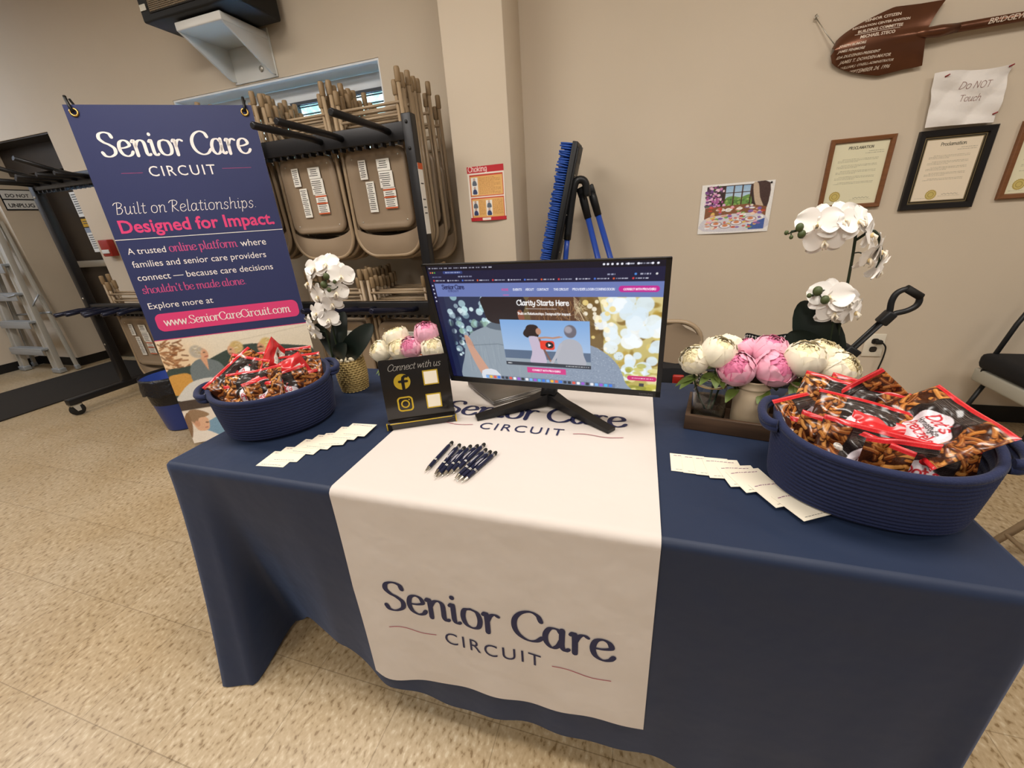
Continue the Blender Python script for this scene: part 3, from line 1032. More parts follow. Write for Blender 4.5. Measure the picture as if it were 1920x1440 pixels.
para(1.212, ('A trusted', 0, .188), ('online platform', 1, .355), ('where', 0, .14))
para(1.139, ('families and senior care providers', 0, .70))
para(1.064, ('connect \u2014 because care decisions', 0, .72))
para(.99, ("shouldn't be made alone.", 1, .55))
para(.898, ('Explore more at', 0, .34))
P = rrect(.045, .757, .842, .865, .035, 6)
mb.add([bx(x, y, .001) for x, y in P], [tuple(range(len(P)))], M_pink)
write(mb, 'www.SeniorCareCircuit.com', on(.002, .086, .79), M_wprint, width=.705, thick=.2, thin=.085, gap=.05)
bar(0, PH - .003, BW, PH + .001, M_pink)
# photograph printed on the lower part
cw, chh = 190, 155
sx, sy = cw / BW, chh / PH
cv = Cv(cw, chh, 'e6dcc8')
Q = lambda x, y: (x * sx, (PH - y) * sy)
cv.vgrad(0, 0, cw, Q(0, .3)[1], 'e9dfcc', 'e2d3b8')
for k in range(9):
    cv.ell(*Q(.0, .6 - .02 * k), 55 - 5 * k, 42 - 4 * k, 'eec592', al=.13, soft=30)
for k in range(70):
    r = random.Random(k)
    x, y = r.uniform(0, .12), r.uniform(.48, .69)
    a = r.uniform(-1, .6)
    cv.line([Q(x, y), Q(x + .03 * math.cos(a), y + .03 * math.sin(a))], 2.0, r.choice(['8a5a38', 'a8744a', '6f4a30']), .8)
cv.line([Q(.4, .64), Q(.86, .69)], 1.2, 'cfc3ad', .7)
cv.poly([Q(0, .50), Q(.1, .52), Q(.22, .54), (Q(.38, .6)), Q(.5, .615), Q(.62, .595), Q(.75, .57), Q(.87, .52), Q(.87, .3), Q(0, .3)], '3c4a44', smooth=4)
cv.poly([Q(0, .46), Q(.05, .48), Q(.12, .47), Q(.14, .37), Q(.0, .345)], 'd09a4a', smooth=4)
def lady(x, y, s, hair, skin, jacket, face=1):
    cv.poly([Q(x - .1 * s, y - .34 * s), Q(x - .12 * s, y - .16 * s), Q(x - .03 * s, y - .07 * s), Q(x + .08 * s, y - .08 * s), Q(x + .17 * s, y - .15 * s), Q(x + .2 * s, y - .34 * s)], jacket, smooth=4)
    cv.poly([Q(x, y - .06 * s), Q(x + .06 * s, y - .06 * s), Q(x + .04 * s, y - .2 * s)], skin)
    cv.ell(*Q(x + .035 * s * face, y - .02 * s), .047 * s * sx, .062 * s * sy, skin, soft=1.5)
    cv.ell(*Q(x - .012 * face * s, y + .012 * s), .062 * s * sx, .066 * s * sy, hair, soft=2.5)
    cv.ell(*Q(x + .046 * s * face, y - .022 * s), .032 * s * sx, .046 * s * sy, skin, soft=1.5)
    cv.ell(*Q(x + .05 * s * face, y - .005 * s), .01 * s * sx, .006 * s * sy, '4a3a30')
    cv.line([Q(x + .045 * s * face, y - .05 * s), Q(x + .07 * s * face, y - .045 * s)], 1.2, '9a4a40')
    r = random.Random(int(x * 1000))
    for k in range(26):
        a = r.uniform(0, 2 * PI)
        px, py = x - .015 * face * s + .05 * s * math.cos(a) * r.random(), y + .016 * s + .052 * s * math.sin(a) * r.random()
        cv.line([Q(px, py), Q(px + .012, py + r.uniform(-.012, .012))], 1.0, r.choice(['f2e8cf', 'b59b6a', hair]), .5)
lady(.205, .60, .62, 'b9b0a2', 'd9a583', '727d80', 1)
cv.poly([Q(.12, .42), Q(.24, .43), Q(.32, .40), Q(.34, .3), Q(.02, .3), Q(.04, .36)], 'd8d6d0', smooth=4)
lady(.415, .597, .60, 'd2b476', 'd9aa86', '59604f', -1)
lady(.59, .592, .64, 'dcc07c', 'd9a07e', 'b3a070', -1)
cv.line([Q(.54, .585), Q(.57, .583)], 1.2, '3b2a24')
cv.rect(*Q(0, .302), *Q(.87, .235), '4c4038')
cv.rect(*Q(0, .235), *Q(.87, 0), 'e9ded0')
cv.poly([Q(.08, .12), Q(.2, .17), Q(.45, .2), Q(.45, 0), Q(.1, 0)], '7ea3bd')
cv.poly([Q(0, .06), Q(.05, .085), Q(.1, .08), Q(.16, .03), Q(.17, 0), Q(0, 0)], 'efe6da', smooth=4)
cv.poly([Q(.03, .2), Q(.08, .21), Q(.125, .165), Q(.13, .13), Q(.115, .085), Q(.075, .08), Q(.05, .1)], 'e2b493', smooth=5)
cv.poly([Q(.02, .20), Q(.05, .235), (Q(.1, .225)), Q(.145, .19), Q(.12, .175), Q(.08, .17), Q(.06, .13), Q(.035, .16)], '9a7d60', smooth=5)
cv.poly([Q(.03, .22), Q(.0, .18), Q(-.02, .1), Q(.0, .04), Q(.02, .08), Q(.035, .15)], '8a6c50', smooth=5)
cv.ell(*Q(.062, .135), 3.2, 4.6, 'd19c7c')
cv.line([Q(.113, .135), Q(.122, .133)], 1.6, '5a4030')
cv.line([Q(.1, .1), Q(.112, .1)], 1.2, 'b56a5a')
cv.grain(.012, 3)
mb.picture(cv, lambda u, v: bx(u * BW, v * PH), mat('banner_photo', attr=True, rough=.5))
mb.build('banner_panel', banner)
mb = MB()
for x in (.04, BW - .04):
    M = Matrix.Translation(bx(x, BH - .035, .003)) @ Matrix(((bu.x, bv.x, bn.x, 0), (bu.y, bv.y, bn.y, 0), (bu.z, bv.z, bn.z, 0), (0, 0, 0, 1)))
    pts = [M @ Vector((.016 * math.cos(2 * PI * k / 16), .016 * math.sin(2 * PI * k / 16), 0)) for k in range(16)]
    m1 = MB(); m1.tube(pts, .0055, M_gold, 6, closed=True)
    m1.build('grommet', banner)
    m1 = MB()
    s = -1 if x < .4 else 1
    m1.tube([bx(x, BH - .035, .012), bx(x + s * .008, BH - .005, .008), bx(x + s * (.022 if s < 0 else .004), BH + .03, -.012), bx(x + s * (.024 if s < 0 else .004), BH + .042, -.016)], .0075, M_black, 8)
    m1.build('support_hook', banner)
for s in (-1, 1):
    m1 = MB()
    m1.tube([bx(BW / 2 - s * (BW / 2 - .03), .0 + .005, -.06), bx(BW / 2, BH * .5, -.035 - .012 * s), bx(BW / 2 + s * (BW / 2 - .03), BH + .03, -.02)], .006, M_black, 6)
    m1.build('support_pole', banner)

# ============================================================ waste bin with black liner
binm = thing('waste_bin', 'blue plastic waste bin with a black liner, behind the banner', 'waste bin', (-2.02, 1.27, 0))
mb = MB()
mb.lathe([(0, .004), (.125, .004), (.13, .012), (.17, .39), (.176, .40), (.168, .40), (.126, .02), (0, .018)], mat('bin_blue', '27408f', 0.4), 28)
mb.build('bin_body', binm)
mb = MB()
def liner(u, v):
    th = 2 * PI * u
    w = .006 * math.sin(7 * th) + .004 * math.sin(13 * th + 1)
    if v < .5:
        t = v / .5
        return ((.171 + .012 * (1 - t) + .004 + w * (1 - t)) * math.cos(th), (.171 + .012 * (1 - t) + .004 + w * (1 - t)) * math.sin(th), .30 + w * 2 + (.118 - w) * t)
    t = (v - .5) / .5
    return ((.175 - .02 * t) * math.cos(th), (.175 - .02 * t) * math.sin(th), .418 - .2 * t)
mb.grid(liner, 42, 10, mat('bin_liner', '17161a', 0.35, bump=(60, .6, .01)), cu=True)
mb.build('bin_liner', binm)
# ============================================================ table with navy cloth and white runner
TZ, TL, TD = 0.74, 1.829, 0.762
M_navy = mat('navy_cloth', '18233a', 0.55, spec=.45, sheen=.25, sheen_tint='9db8f0', var=('1b2841', 3, 1.6), bump=(6, .22, .03))
M_runner = mat('white_cloth', 'd2c9c1', 0.75, spec=.2, bump=(7, .3, .022))
M_logo = mat('navy_print', '23264a', 0.6)
M_redline = mat('red_print', 'a0455a', 0.6)
KEYS = [(0.0, .03, -.125, .004), (.10, .035, -.10, .004), (.195, -.065, .10, .03), (.29, -.03, .06, .14), (.45, 0, -.012, .175), (.62, 0, -.04, .115),
        (.80, 0, -.03, .08), (1.0, 0, -.03, .10), (1.25, 0, -.03, .12), (1.45, 0, -.02, .085), (1.62, 0, -.03, .075), (1.76, .0, -.02, .04)]
c1, c2, c3 = TL, TL + TD, 2 * TL + TD
PER = 2 * (TL + TD)
KEYS += [(c1 + 0.0, -.02, -.05, .006), (c1 + .15, .0, 0, .08), (c1 + .4, .035, 0, .12), (c2, .06, .06, .006), (c2 + .2, 0, .02, .13), (c2 + .9, 0, .03, .16), (c3 - .2, 0, .02, .13), (c3, -.05, .05, .006), (c3 + .3, -.02, 0, .13), (c3 + .6, -.005, -.01, .1)]
KEYS.sort()
def key_at(s):
    s %= PER
    for i in range(len(KEYS)):
        a, b = KEYS[i], KEYS[(i + 1) % len(KEYS)]
        sb = b[0] if b[0] > a[0] else b[0] + PER
        if a[0] <= s < sb:
            t = smooth01((s - a[0]) / (sb - a[0]))
            return [a[k] + (b[k] - a[k]) * t for k in (1, 2, 3)]
    return list(KEYS[-1][1:])
RC = .022
def rim(s, inset=0.0):
    """point on the table edge at perimeter s, and its outward normal"""
    s %= PER
    for L, o, d, n in ((TL, (0, 0), (1, 0), (0, -1)), (TD, (TL, 0), (0, 1), (1, 0)), (TL, (TL, TD), (-1, 0), (0, 1)), (TD, (0, TD), (0, -1), (-1, 0))):
        if s <= L:
            x, y = o[0] + d[0] * s, o[1] + d[1] * s
            e = min(s, L - s)
            nx, ny = n
            if e < RC:
                w = 1 - e / RC
                tx, ty = (-d[0], -d[1]) if s < L / 2 else d
                a = w * PI / 4
                nx, ny = n[0] * math.cos(a) + tx * math.sin(a), n[1] * math.cos(a) + ty * math.sin(a)
                k = RC * .41 * w * w
                x, y = x - nx * k, y - ny * k
            return (x, y), (nx, ny)
        s -= L
    return (0, 0), (-.7, -.7)
RE = .014
def drape(s, t, off=0.0):
    """a point on the hanging cloth: s along the edge, t = 0 at the table edge, 1 at the hem"""
    (x, y), (nx, ny) = rim(s)
    dx, dy, hz = key_at(s)
    arc = RE * PI / 2
    total = TZ - hz
    d = t * total
    if d < arc:
        a = d / RE
        return (x - nx * RE + nx * (RE + off) * math.sin(a), y - ny * RE + ny * (RE + off) * math.sin(a), TZ - RE + (RE + off) * math.cos(a))
    q = (d - arc) / (total - arc)
    z = TZ - RE - (d - arc) * (total - RE) / (total - arc)
    k = q ** 1.35
    wv = .004 * math.sin(s * 23) * k + .003 * math.sin(s * 41 + 1) * k
    return (x + dx * k + nx * (off + wv), y + dy * k + ny * (off + wv), z)
mb = MB()
NS = 360
def skirt(u, v):
    return drape(u * PER, v ** 1.25)
mb.grid(skirt, NS, 46, M_navy, cu=True)
def top_pt(u, v):
    x, y = RE + (TL - 2 * RE) * u, RE + (TD - 2 * RE) * v
    return (x, y, TZ)
ring = [drape(s * PER / NS, 0.0) for s in range(NS)]
mb.add(ring, [tuple(range(NS))], M_navy, True)
tag(mb.build('tablecloth'), 'navy blue cloth draped over the long table down to the floor', 'tablecloth')

# ---- runner: lies on the top and hangs down the front
RX_0, RX_1, RB = .556, 1.283, .70
def run_pt(x, w, off=.0035):
    """w = distance from the front edge: positive back over the top, negative down the front"""
    wr = .0012 * math.sin(x * 31 + 3 * w) * math.sin(w * 9) if w > 0 else 0
    if w >= 0:
        k = smooth01(w / .03)
        p = drape(x, 0, off)
        return (x, RE + w, TZ + off + max(0, wr) * k)
    dx, dy, hz = key_at(x)
    return drape(x, min(1, -w / (TZ - hz)), off)
def hem_w(x):
    return -(.585 - .05 * smooth01((x - RX_0) / (RX_1 - RX_0)) + .006 * math.sin((x - RX_0) * 17))
mb = MB()
def run_grid(u, v):
    x = RX_0 + (RX_1 - RX_0) * u
    w = RB - RE + (hem_w(x) - RB + RE) * v
    xx = x
    if w < -.3:
        xx = x + (.02 * (1 - u) * (-w - .3) / .3)
    return run_pt(xx, w)
mb.grid(run_grid, 60, 170, M_runner)
def logo(fn, k):
    # "Senior Care" 0.545 wide, CIRCUIT below it, thin wavy rules either side
    write(mb, 'Senior Care', lambda x, y: fn(x * k, y * k), M_logo, width=.56, thick=.235, thin=.095, gap=.075)
    ptext(mb, 'CIRCUIT', lambda x, y: fn((x + .155) * k, (y - .077) * k), M_logo, width=.243, spacing=1.25, res=4)
    for x0 in (.0, .425):
        pts = [(x0 + .13 * i / 20, -.06 + .004 * math.sin(i * .35)) for i in range(21)]
        ribbon(mb, pts, lambda x, y: fn(x * k, y * k), M_redline, .0022, .0022)
logo(lambda x, y: run_pt(x + .652, -(TZ - (y + .405)) - 0.004, .005), 1.0)
logo(lambda x, y: run_pt(x + .648, y + .405 - RE, .0052), 1.0)
tag(mb.build('table_runner'), 'white cloth runner with navy lettering hanging over the middle of the table front', 'table runner')

# ============================================================ rope baskets
M_rope = mat('navy_rope', '141f44', 0.8, sheen=.08, bump=(260, .5, .002))
def basket(label, cx, cy, ang, ab, bb, ar, br, h):
    t = thing('rope_basket', label, 'basket', (cx, cy, TZ + .0005), (0, 0, ang))
    rows = 15
    mb = MB()
    def wall(u, v, inner=False):
        th = 2 * PI * u
        q = v
        k = q ** .7
        a, b = ab + (ar - ab) * k, bb + (br - bb) * k
        c = abs(math.cos((v * rows) * PI))
        bul = .0035 * (1 - c) - .002
        if v < .12:
            a -= .012 * (1 - v / .12) ** 2
            b -= .012 * (1 - v / .12) ** 2
        if inner:
            a, b, bul = a - .011, b - .011, -bul
        e = 1.0 / ((abs(math.cos(th)) ** 2.2 + abs(math.sin(th)) ** 2.2) ** (1 / 2.2))
        return ((a + bul) * e * math.cos(th), (b + bul) * e * math.sin(th), h * v * (1 + .06 * math.cos(th) ** 8))
    mb.grid(lambda u, v: wall(u, v), 72, rows * 6, M_rope, cu=True)
    mb.grid(lambda u, v: wall(u, v, True), 72, 24, M_rope, cu=True, flip=True)
    n = 72
    mb.add([wall(i / n, 0) for i in range(n)], [tuple(range(n))[::-1]], M_rope)
    mb.add([tuple(Vector(wall(i / n, 0, True)) + Vector((0, 0, .006))) for i in range(n)], [tuple(range(n))], M_rope)
    mb.build('basket_body', t)
    mb = MB()
    rp = []
    for i in range(96):
        p = Vector(wall(i / 96, 1.0))
        q = Vector(wall(i / 96, 1.0, True))
        rp.append((p + q) / 2 + Vector((0, 0, .002)))
    mb.tube(rp, .0075, M_rope, 8, closed=True)
    mb.build('rim_rope', t)
    for s in (-1, 1):
        mb = MB()
        pts = []
        for k in range(17):
            a = -PI / 2 + PI * k / 16
            pts.append((s * (ar - .006 + .028 * max(0.0, math.cos(a)) ** .7), .062 * math.sin(a), h * 1.05 + .002))
        mb.tube(pts, .0085, M_rope, 8)
        mb.tube([(p[0] - s * .002, p[1], p[2] - .012) for p in pts], .0075, M_rope, 8)
        mb.build('handle', t)
    return t
basket('left navy rope basket of pretzel bags, in front of the banner', .140, .290, math.radians(47), .153, .15, .170, .195, .137)
basket('right navy rope basket of pretzel bags, beside the wooden tray', 1.662, .228, math.radians(-15), .152, .120, .162, .165, .139)

# ============================================================ snack bags
def bag_front(seed):
    r = random.Random(seed)
    w, h = 168, 112
    cv = Cv(w, h, '3c1d0e')
    for k in range(170):                                   # pretzel twists photographed on the bag
        x, y = r.uniform(-5, w + 5), r.uniform(0, h + 4)
        L = r.uniform(13, 30)
        a = r.gauss(.2, .8)
        c = r.choice(['985626', 'a8662c', '7e421c', 'b97c3e', '8a4b20', '6c3416'])
        b = r.uniform(-2.5, 2.5)
        pts = [(x + L * math.cos(a) * t + b * math.sin(3 * t) * -math.sin(a), y + L * math.sin(a) * t + b * math.sin(3 * t) * math.cos(a)) for t in (0, .33, .66, 1)]
        cv.line([(p[0] + .9, p[1] + 2.0) for p in pts], 7.4, '32160a', .8)
        cv.line(pts, 6.2, c)
        cv.line([(p[0] - .4, p[1] - 1.4) for p in pts], 1.7, 'e0ac66', .5)
    x0, x1 = 44 + r.uniform(-4, 4), 124 + r.uniform(-4, 4)
    cv.poly([(x0, 9), (x1, 9), (x1 + 4, 60), (x0 - 6, 74)], '241c1b')
    for k in range(9):
        cv.line([(x0 + 2, 14 + 2.6 * k), (x1 - 2, 14 + 2.6 * k)], .7, 'c9bfb2' if k % 2 else '8a8078', .6)
    cv.rect(0, 0, w, 9, 'c4252b')
    cv.rect(0, 2.0, w, 2.8, 'e88a86', .7)
    cv.rect(0, h - 7, w, h, 'c4252b')
    cv.rect(0, 5.2, w, 5.8, '8e1419', .6)
    cv.poly([(50, 66), (58, 44), (78, 33), (92, 36), (104, 48), (122, 58), (126, 78), (112, 95), (86, 102), (60, 92)], 'd9d2d8', smooth=4)
    cv.text("Dot's", 64, 58, 11.5, 'b5222c', 3.0, rot=.1)
    cv.text('Homestyle', 60, 70, 6.0, '2b2423', 1.3, rot=.08, slant=.2)
    cv.text('Pretzels', 56, 86, 10, 'b5222c', 2.6, rot=.08)
    cv.grain(.02, seed)
    return cv
def bag_back(seed):
    w, h = 100, 66
    cv = Cv(w, h, 'c8282c')
    for k in range(3):
        cv.line([(2, 3 + 2 * k), (w - 2, 3 + 2 * k)], .7, 'e88a86', .7)
        cv.line([(2, h - 3 - 2 * k), (w - 2, h - 3 - 2 * k)], .7, 'e88a86', .7)
    cv.rect(52, 18, 88, 48, 'ece6da')
    cv.rect(54, 24, 86, 25.5, '2a2422')
    for k in range(8):
        cv.scribble(54, 86, 21 + 3.2 * k, '4a4240', .9, seed * 9 + k)
    cv.rect(14, 24, 34, 42, 'f0ece4')
    r = random.Random(seed)
    x = 15.5
    while x < 32:
        wd = r.choice([.6, 1.0, 1.5])
        cv.rect(x, 25.5, x + wd, 40, '26211f')
        x += wd + r.choice([.7, 1.1])
    for k in range(5):
        cv.scribble(8, 46, 48 + 2.4 * k, 'f0c0b8', .8, seed * 5 + k)
    return cv
M_bag = mat('bag_film', attr=True, rough=.22, spec=.6)
BWD, BHT = .172, .112
def bag_mesh(seed):
    r = random.Random(seed * 13)
    ph = [r.uniform(0, 6.28) for _ in range(10)]
    def height(u, v, side):
        e = max(0.0, (1 - abs(2 * u - 1) ** 5)) * max(0.0, (1 - abs(2 * v - 1) ** 4))
        n = .0035 * math.sin(9 * u + 6 * v + ph[0]) + .003 * math.sin(17 * u - 9 * v + ph[1]) + .0025 * math.sin(7 * u + 21 * v + ph[2]) + .0015 * math.sin(31 * u + 13 * v + ph[3])
        n += .003 * abs(math.sin(6 * (u + v * .7) + ph[4])) - .003 * abs(math.sin(8 * (u - v * .6) + ph[5]))
        b = .0075 * math.sqrt(e) + n * e * .8
        wv = .003 * math.sin(7 * u + ph[6]) + .004 * math.sin(3.2 * u + 2.5 * v + ph[7])
        return (b if side else -b) + wv
    def P(u, v, side):
        return ((u) * BWD, -height(u, v, side), -BHT + v * BHT)
    mb = MB()
    mb.picture(bag_front(seed), lambda u, v: P(u, v, 1), M_bag)
    n0 = len(mb.v)
    cb = bag_back(seed)
    mb.picture(cb, lambda u, v: P(1 - u, v, 0), M_bag)
    return mb
BAGS = []
for sd in range(1, 6):
    me = bag_mesh(sd).build('snack_bag')
    BAGS.append(me)
bag_used = [False] * 5
def bag(k, A, u, n, label, group, back=False, tuck=0.0):
    o = BAGS[k]
    if bag_used[k]:
        o = BAGS[k].copy()
        COL.objects.link(o)
    bag_used[k] = True
    u, n = Vector(u).normalized(), Vector(n)
    A = Vector(A)
    if back:
        A = A + u * BWD
        u, n = -u, -n
    set_matrix(o, frame(A, u, n))
    tag(o, label, 'snack bag', group)
GR, GL = 'pretzel bags in the basket by the certificates', 'pretzel bags in the basket by the banner'
BASKETS = {GR: (1.662, .228, math.radians(-15), .152, .120, .162, .165, .139), GL: (.140, .290, math.radians(47), .153, .15, .170, .195, .137)}
def settle(A, u, v, group):
    """slide a bag towards the middle until the part below the rim is inside the basket"""
    cx, cy, an, ab, bb, ar, br, h = BASKETS[group]
    A = Vector(A)
    for _ in range(60):
        push = Vector((0, 0, 0))
        for i in range(7):
            for j in range(7):
                p = A + u * BWD * i / 6 - v * BHT * j / 6
                z = (p.z - TZ) / h
                if z < 1.03:
                    k = max(0, min(1, z)) ** .7
                    a, b = ab + (ar - ab) * k - .017, bb + (br - bb) * k - .017
                    dx, dy = p.x - cx, p.y - cy
                    x, y = dx * math.cos(an) + dy * math.sin(an), -dx * math.sin(an) + dy * math.cos(an)
                    r = (abs(x / a) ** 2.2 + abs(y / b) ** 2.2) ** (1 / 2.2)
                    if r > 1 and (r - 1) > push.length * 12:
                        push = Vector((-dx, -dy, 0)).normalized() * (r - 1) / 12
                    if z < .08:
                        A.z += .002
        if push.length < 1e-5:
            break
        A += push * 1.1
    return A
def put(k, A, u, e, label, group, back=False, fixed=False):
    u = Vector(u).normalized()
    h = Vector((u.y, -u.x, 0)).normalized()
    n = h * math.cos(math.radians(e)) + Vector((0, 0, 1)) * math.sin(math.radians(e))
    n = (n - u * n.dot(u)).normalized()
    if not fixed:
        A = settle(A, u, n.cross(u), group)
    bag(k, A, u, n, label, group, back)
put(0, (1.553, .388, .945), (.871, -.481, -.101), 35, 'pretzel bag at the back of the right basket, red top edge under the white peonies', GR)
put(1, (1.585, .290, .935), (.925, -.358, -.125), 48, 'pretzel bag in the centre of the right basket, lettering face up', GR)
put(2, (1.767, .283, .957), (.10, -.98, -.127), 56, 'tilted pretzel bag lying highest on the right basket, corner up', GR, False, True)
put(3, (1.560, .188, .925), (.955, -.261, -.143), 16, 'pretzel bag with a red top seam crossing the middle of the right basket', GR)
put(4, (1.591, .110, .915), (.985, .10, -.10), 10, 'pretzel bag at the near rim of the right basket', GR)
put(0, (1.503, .200, .914), (.74, -.67, -.06), 10, 'pretzel bag at the near rim of the right basket beside the fanned cards', GR)
put(1, (1.463, .264, .915), (.783, .61, -.05), 40, 'pretzel bag poking out of the right basket towards the cream jar', GR)
put(2, (1.63, .36, .945), (.85, -.5, -.13), 28, 'pretzel bag half hidden behind the tilted one in the right basket', GR)
put(3, (1.574, .352, .850), (.621, -.243, .746), 12, 'pretzel bag with one corner poking up at the back of the right basket', GR)
put(4, (1.648, .212, .915), (.93, -.33, -.17), 42, 'red backed pretzel bag showing its nutrition panel in the right basket', GR, True)
put(1, (1.645, .128, .890), (.962, .274, .0), 8, 'pretzel bag lying low near the outer handle of the right basket', GR)
put(2, (1.485, .245, .890), (.92, -.3, .0), 5, 'pretzel bag with red seal end low at the jar side of the right basket', GR)
put(4, (.018, .131, .90), (.224, .857, .465), 38, 'pretzel bag leaning outward over the banner side of the left basket', GL)
put(0, (.03, .275, .965), (.985, -.10, -.06), 33, 'pretzel bag at the back of the left basket, red strip towards the banner', GL)
put(3, (.185, .19, .908), (-.237, .786, .571), 14, 'upright red backed pretzel bag in the middle of the left basket', GL, True)
put(2, (.180, .172, .915), (.283, .916, .25), 18, 'pretzel bag with a white bar code on its red back, left basket', GL, True)
put(1, (.165, .30, .945), (.713, .699, -.047), 33, 'pretzel bag at the orchid end of the left basket', GL)
put(4, (.232, .215, .910), (.626, .778, -.045), 8, 'pretzel bag along the near rim of the left basket by the orchid pot', GL)
put(0, (.085, .155, .930), (.944, .309, .10), 36, 'pretzel bag in the middle of the left basket, lettering face up', GL)
put(3, (.212, .145, .918), (.50, .86, .06), 20, 'pretzel bag standing along the near rim of the left basket', GL)
put(2, (.10, .123, .905), (.93, .36, .03), 14, 'pretzel bag lowest at the near left rim of the left basket', GL)
put(1, (.06, .33, .95), (.9, .35, .05), 25, 'pretzel bag at the back rim of the left basket, nearest the banner', GL)

# ============================================================ pens, cards
M_penb = mat('pen_navy', '191b33', 0.35, spec=.5)
M_chrome = mat('chrome', 'd6d2c8', 0.18, metal=1.0)
def make_pen():
    t = thing('stylus_pen', '', 'pen')
    R = Matrix.Rotation(PI / 2, 4, 'Y')
    def L(mb, prof, m):
        mb.lathe(prof, m, 14, R)
    mb = MB(); L(mb, [(.0046, -.052), (.0052, -.03), (.0052, .046), (.0046, .05)], M_penb)
    for z in (-.024, -.0205):
        L(mb, [(.0052, z), (.0057, z + .0004), (.0057, z + .0014), (.0052, z + .0018)], M_chrome)
    for k in range(2):
        mb.box((.012 + k * 0, -.0009 + .0022 * k, .0054), (.036 - .01 * k, .0010, .0003), mat('pen_print', 'cfcad0', .6))
    mb.build('barrel', t)
    mb = MB(); L(mb, [(0, -.0715), (.001, -.0712), (.0014, -.068), (.0034, -.058), (.0046, -.052)], M_chrome)
    mb.build('tip', t)
    mb = MB(); mb.box((.030, .0066, .0005), (.036, .0014, .0042), M_chrome, bev=.0005); mb.box((.047, .0055, .0005), (.004, .003, .004), M_chrome)
    mb.build('clip', t)
    mb = MB(); L(mb, [(.0044, .05), (.0044, .056), (.0036, .058)], M_chrome)
    L(mb, [(.0036, .058), (.0048, .061), (.0048, .065), (.0036, .069), (0, .0705)], M_rubber)
    mb.build('stylus_end', t)
    return t
pen0 = make_pen()
PENS = [(.760, .168, 86.5, 0), (.787, .160, 87.7, 0), (.800, .150, 83.4, 0), (.813, .160, 83.0, 0), (.827, .166, 80.1, 0), (.8405, .176, 78.6, 0), (.853, .153, 77.9, 0), (.8655, .146, 75.7, 0), (.879, .145, 74.4, 0)]
ORD = ['first', 'second', 'third', 'fourth', 'fifth', 'sixth', 'seventh', 'eighth', 'ninth']
for k, (x, y, a, dz) in enumerate(PENS):
    o = pen0 if k == 0 else dup(pen0)
    o.location = (x, y, TZ + .0102)
    o.rotation_euler = (0.3 * ((k * 7) % 5 - 2), 0, math.radians(a))
    o['label'] = 'navy stylus pen set apart at the left of the row on the runner' if k == 0 else ('rightmost navy stylus pen of the row on the runner' if k == 8 else 'navy stylus pen, %s from the left in the row on the runner' % ORD[k])
    o['group'] = 'pens in a row on the runner'
M_card = mat('card_stock', 'efe6d2', 0.5)
M_cardink = mat('card_print', '8a5a72', 0.6)
def make_card(w, h, seed):
    mb = MB()
    mb.box((0, 0, 0), (w, h, .0007), M_card)
    r = random.Random(seed)
    def strip(x0, x1, y, hh, m):
        mb.add([(x0, y, .0006), (x1, y, .0006), (x1, y + hh, .0006), (x0, y + hh, .0006)], [(0, 1, 2, 3)], m)
    x = -w / 2 + .008
    while x < w / 2 - .01:
        e = x + r.uniform(.003, .008)
        strip(x, e, h / 2 - .011 - .002 * math.sin((x / w) * 6), .0022, M_cardink)
        x = e + .0015
    x = -w / 2 + .01
    while x < w / 2 - .02:
        e = x + r.uniform(.003, .008)
        strip(x, e, -h / 2 + .007, .0012, M_ink)
        x = e + .0015
    return mb.build('info_card')
def fan(pts, w, h, where, group):
    c0 = make_card(w, h, len(where))
    n = len(pts)
    for k, (x, y, a) in enumerate(pts):
        o = c0 if k == 0 else c0.copy()
        if k:
            COL.objects.link(o)
        o.location = (x, y, TZ + .0012 + .0011 * (k if where[0] != 'L' else k))
        o.rotation_euler = (0, 0, math.radians(a))
        pos = 'outermost' if k == 0 else ('last' if k == n - 1 else ORD[k])
        tag(o, 'cream card, %s in the fan %s' % (pos, where[1]), 'card', group)
fan([(.325, .083, 6), (.343, .108, 8), (.366, .15, 2), (.388, .178, 3), (.412, .197, 14), (.431, .232, 6), (.452, .254, 4)], .082, .070, ('L', 'by the left basket, counted from the table front'), 'cards fanned by the banner side basket')
fan([(1.352, .262, -1), (1.377, .258, -1), (1.402, .256, 1), (1.425, .25, 6), (1.455, .228, 14), (1.474, .215, 22), (1.512, .178, 27), (1.546, .148, 30)], .076, .074, ('R', 'by the right basket, counted from the runner'), 'cards fanned by the certificate side basket')

# ============================================================ gold and black sign
M_acr = mat('black_acrylic', '1a1614', 0.12, spec=.6, coat=.3)
M_goldp = mat('gold_foil', 'd9b93a', 0.35, metal=.6)
sa = math.radians(27.5)
sign = thing('table_sign', 'black acrylic sign in a gold edged base reading Connect with us', 'sign', (.620, .338, TZ + .004), (0, 0, sa))
mb = MB()
mb.box((0, 0, .011), (.200, .055, .021), M_acr, bev=.003)
mb.box((0, -.0285, .0205), (.180, .002, .002), M_goldp)
mb.box((-.1, -.024, .011), (.003, .008, .02), M_goldp)
mb.box((.1, -.024, .011), (.003, .008, .02), M_goldp)
mb.build('sign_base', sign)
tl = math.radians(6.1)
pu, pv = Vector((1, 0, 0)), Vector((0, math.sin(tl), math.cos(tl)))
sx_ = basis((-.0975, -.006, .018), pu, pv)
mb = MB()
R = rrect(0, 0, .195, .186, .006, 3)
mb.prism(R, lambda x, y: sx_(x, y, .0025), lambda x, y: sx_(x, y, -.0025), M_acr)
write(mb, 'Connect with us', lambda x, y: sx_(x + .022, y + .153, .0031), mat('silver_script', 'a9a49c', .4), width=.15, thick=.1, thin=.08, slant=.35, gap=.02)
mb.build('sign_panel', sign)
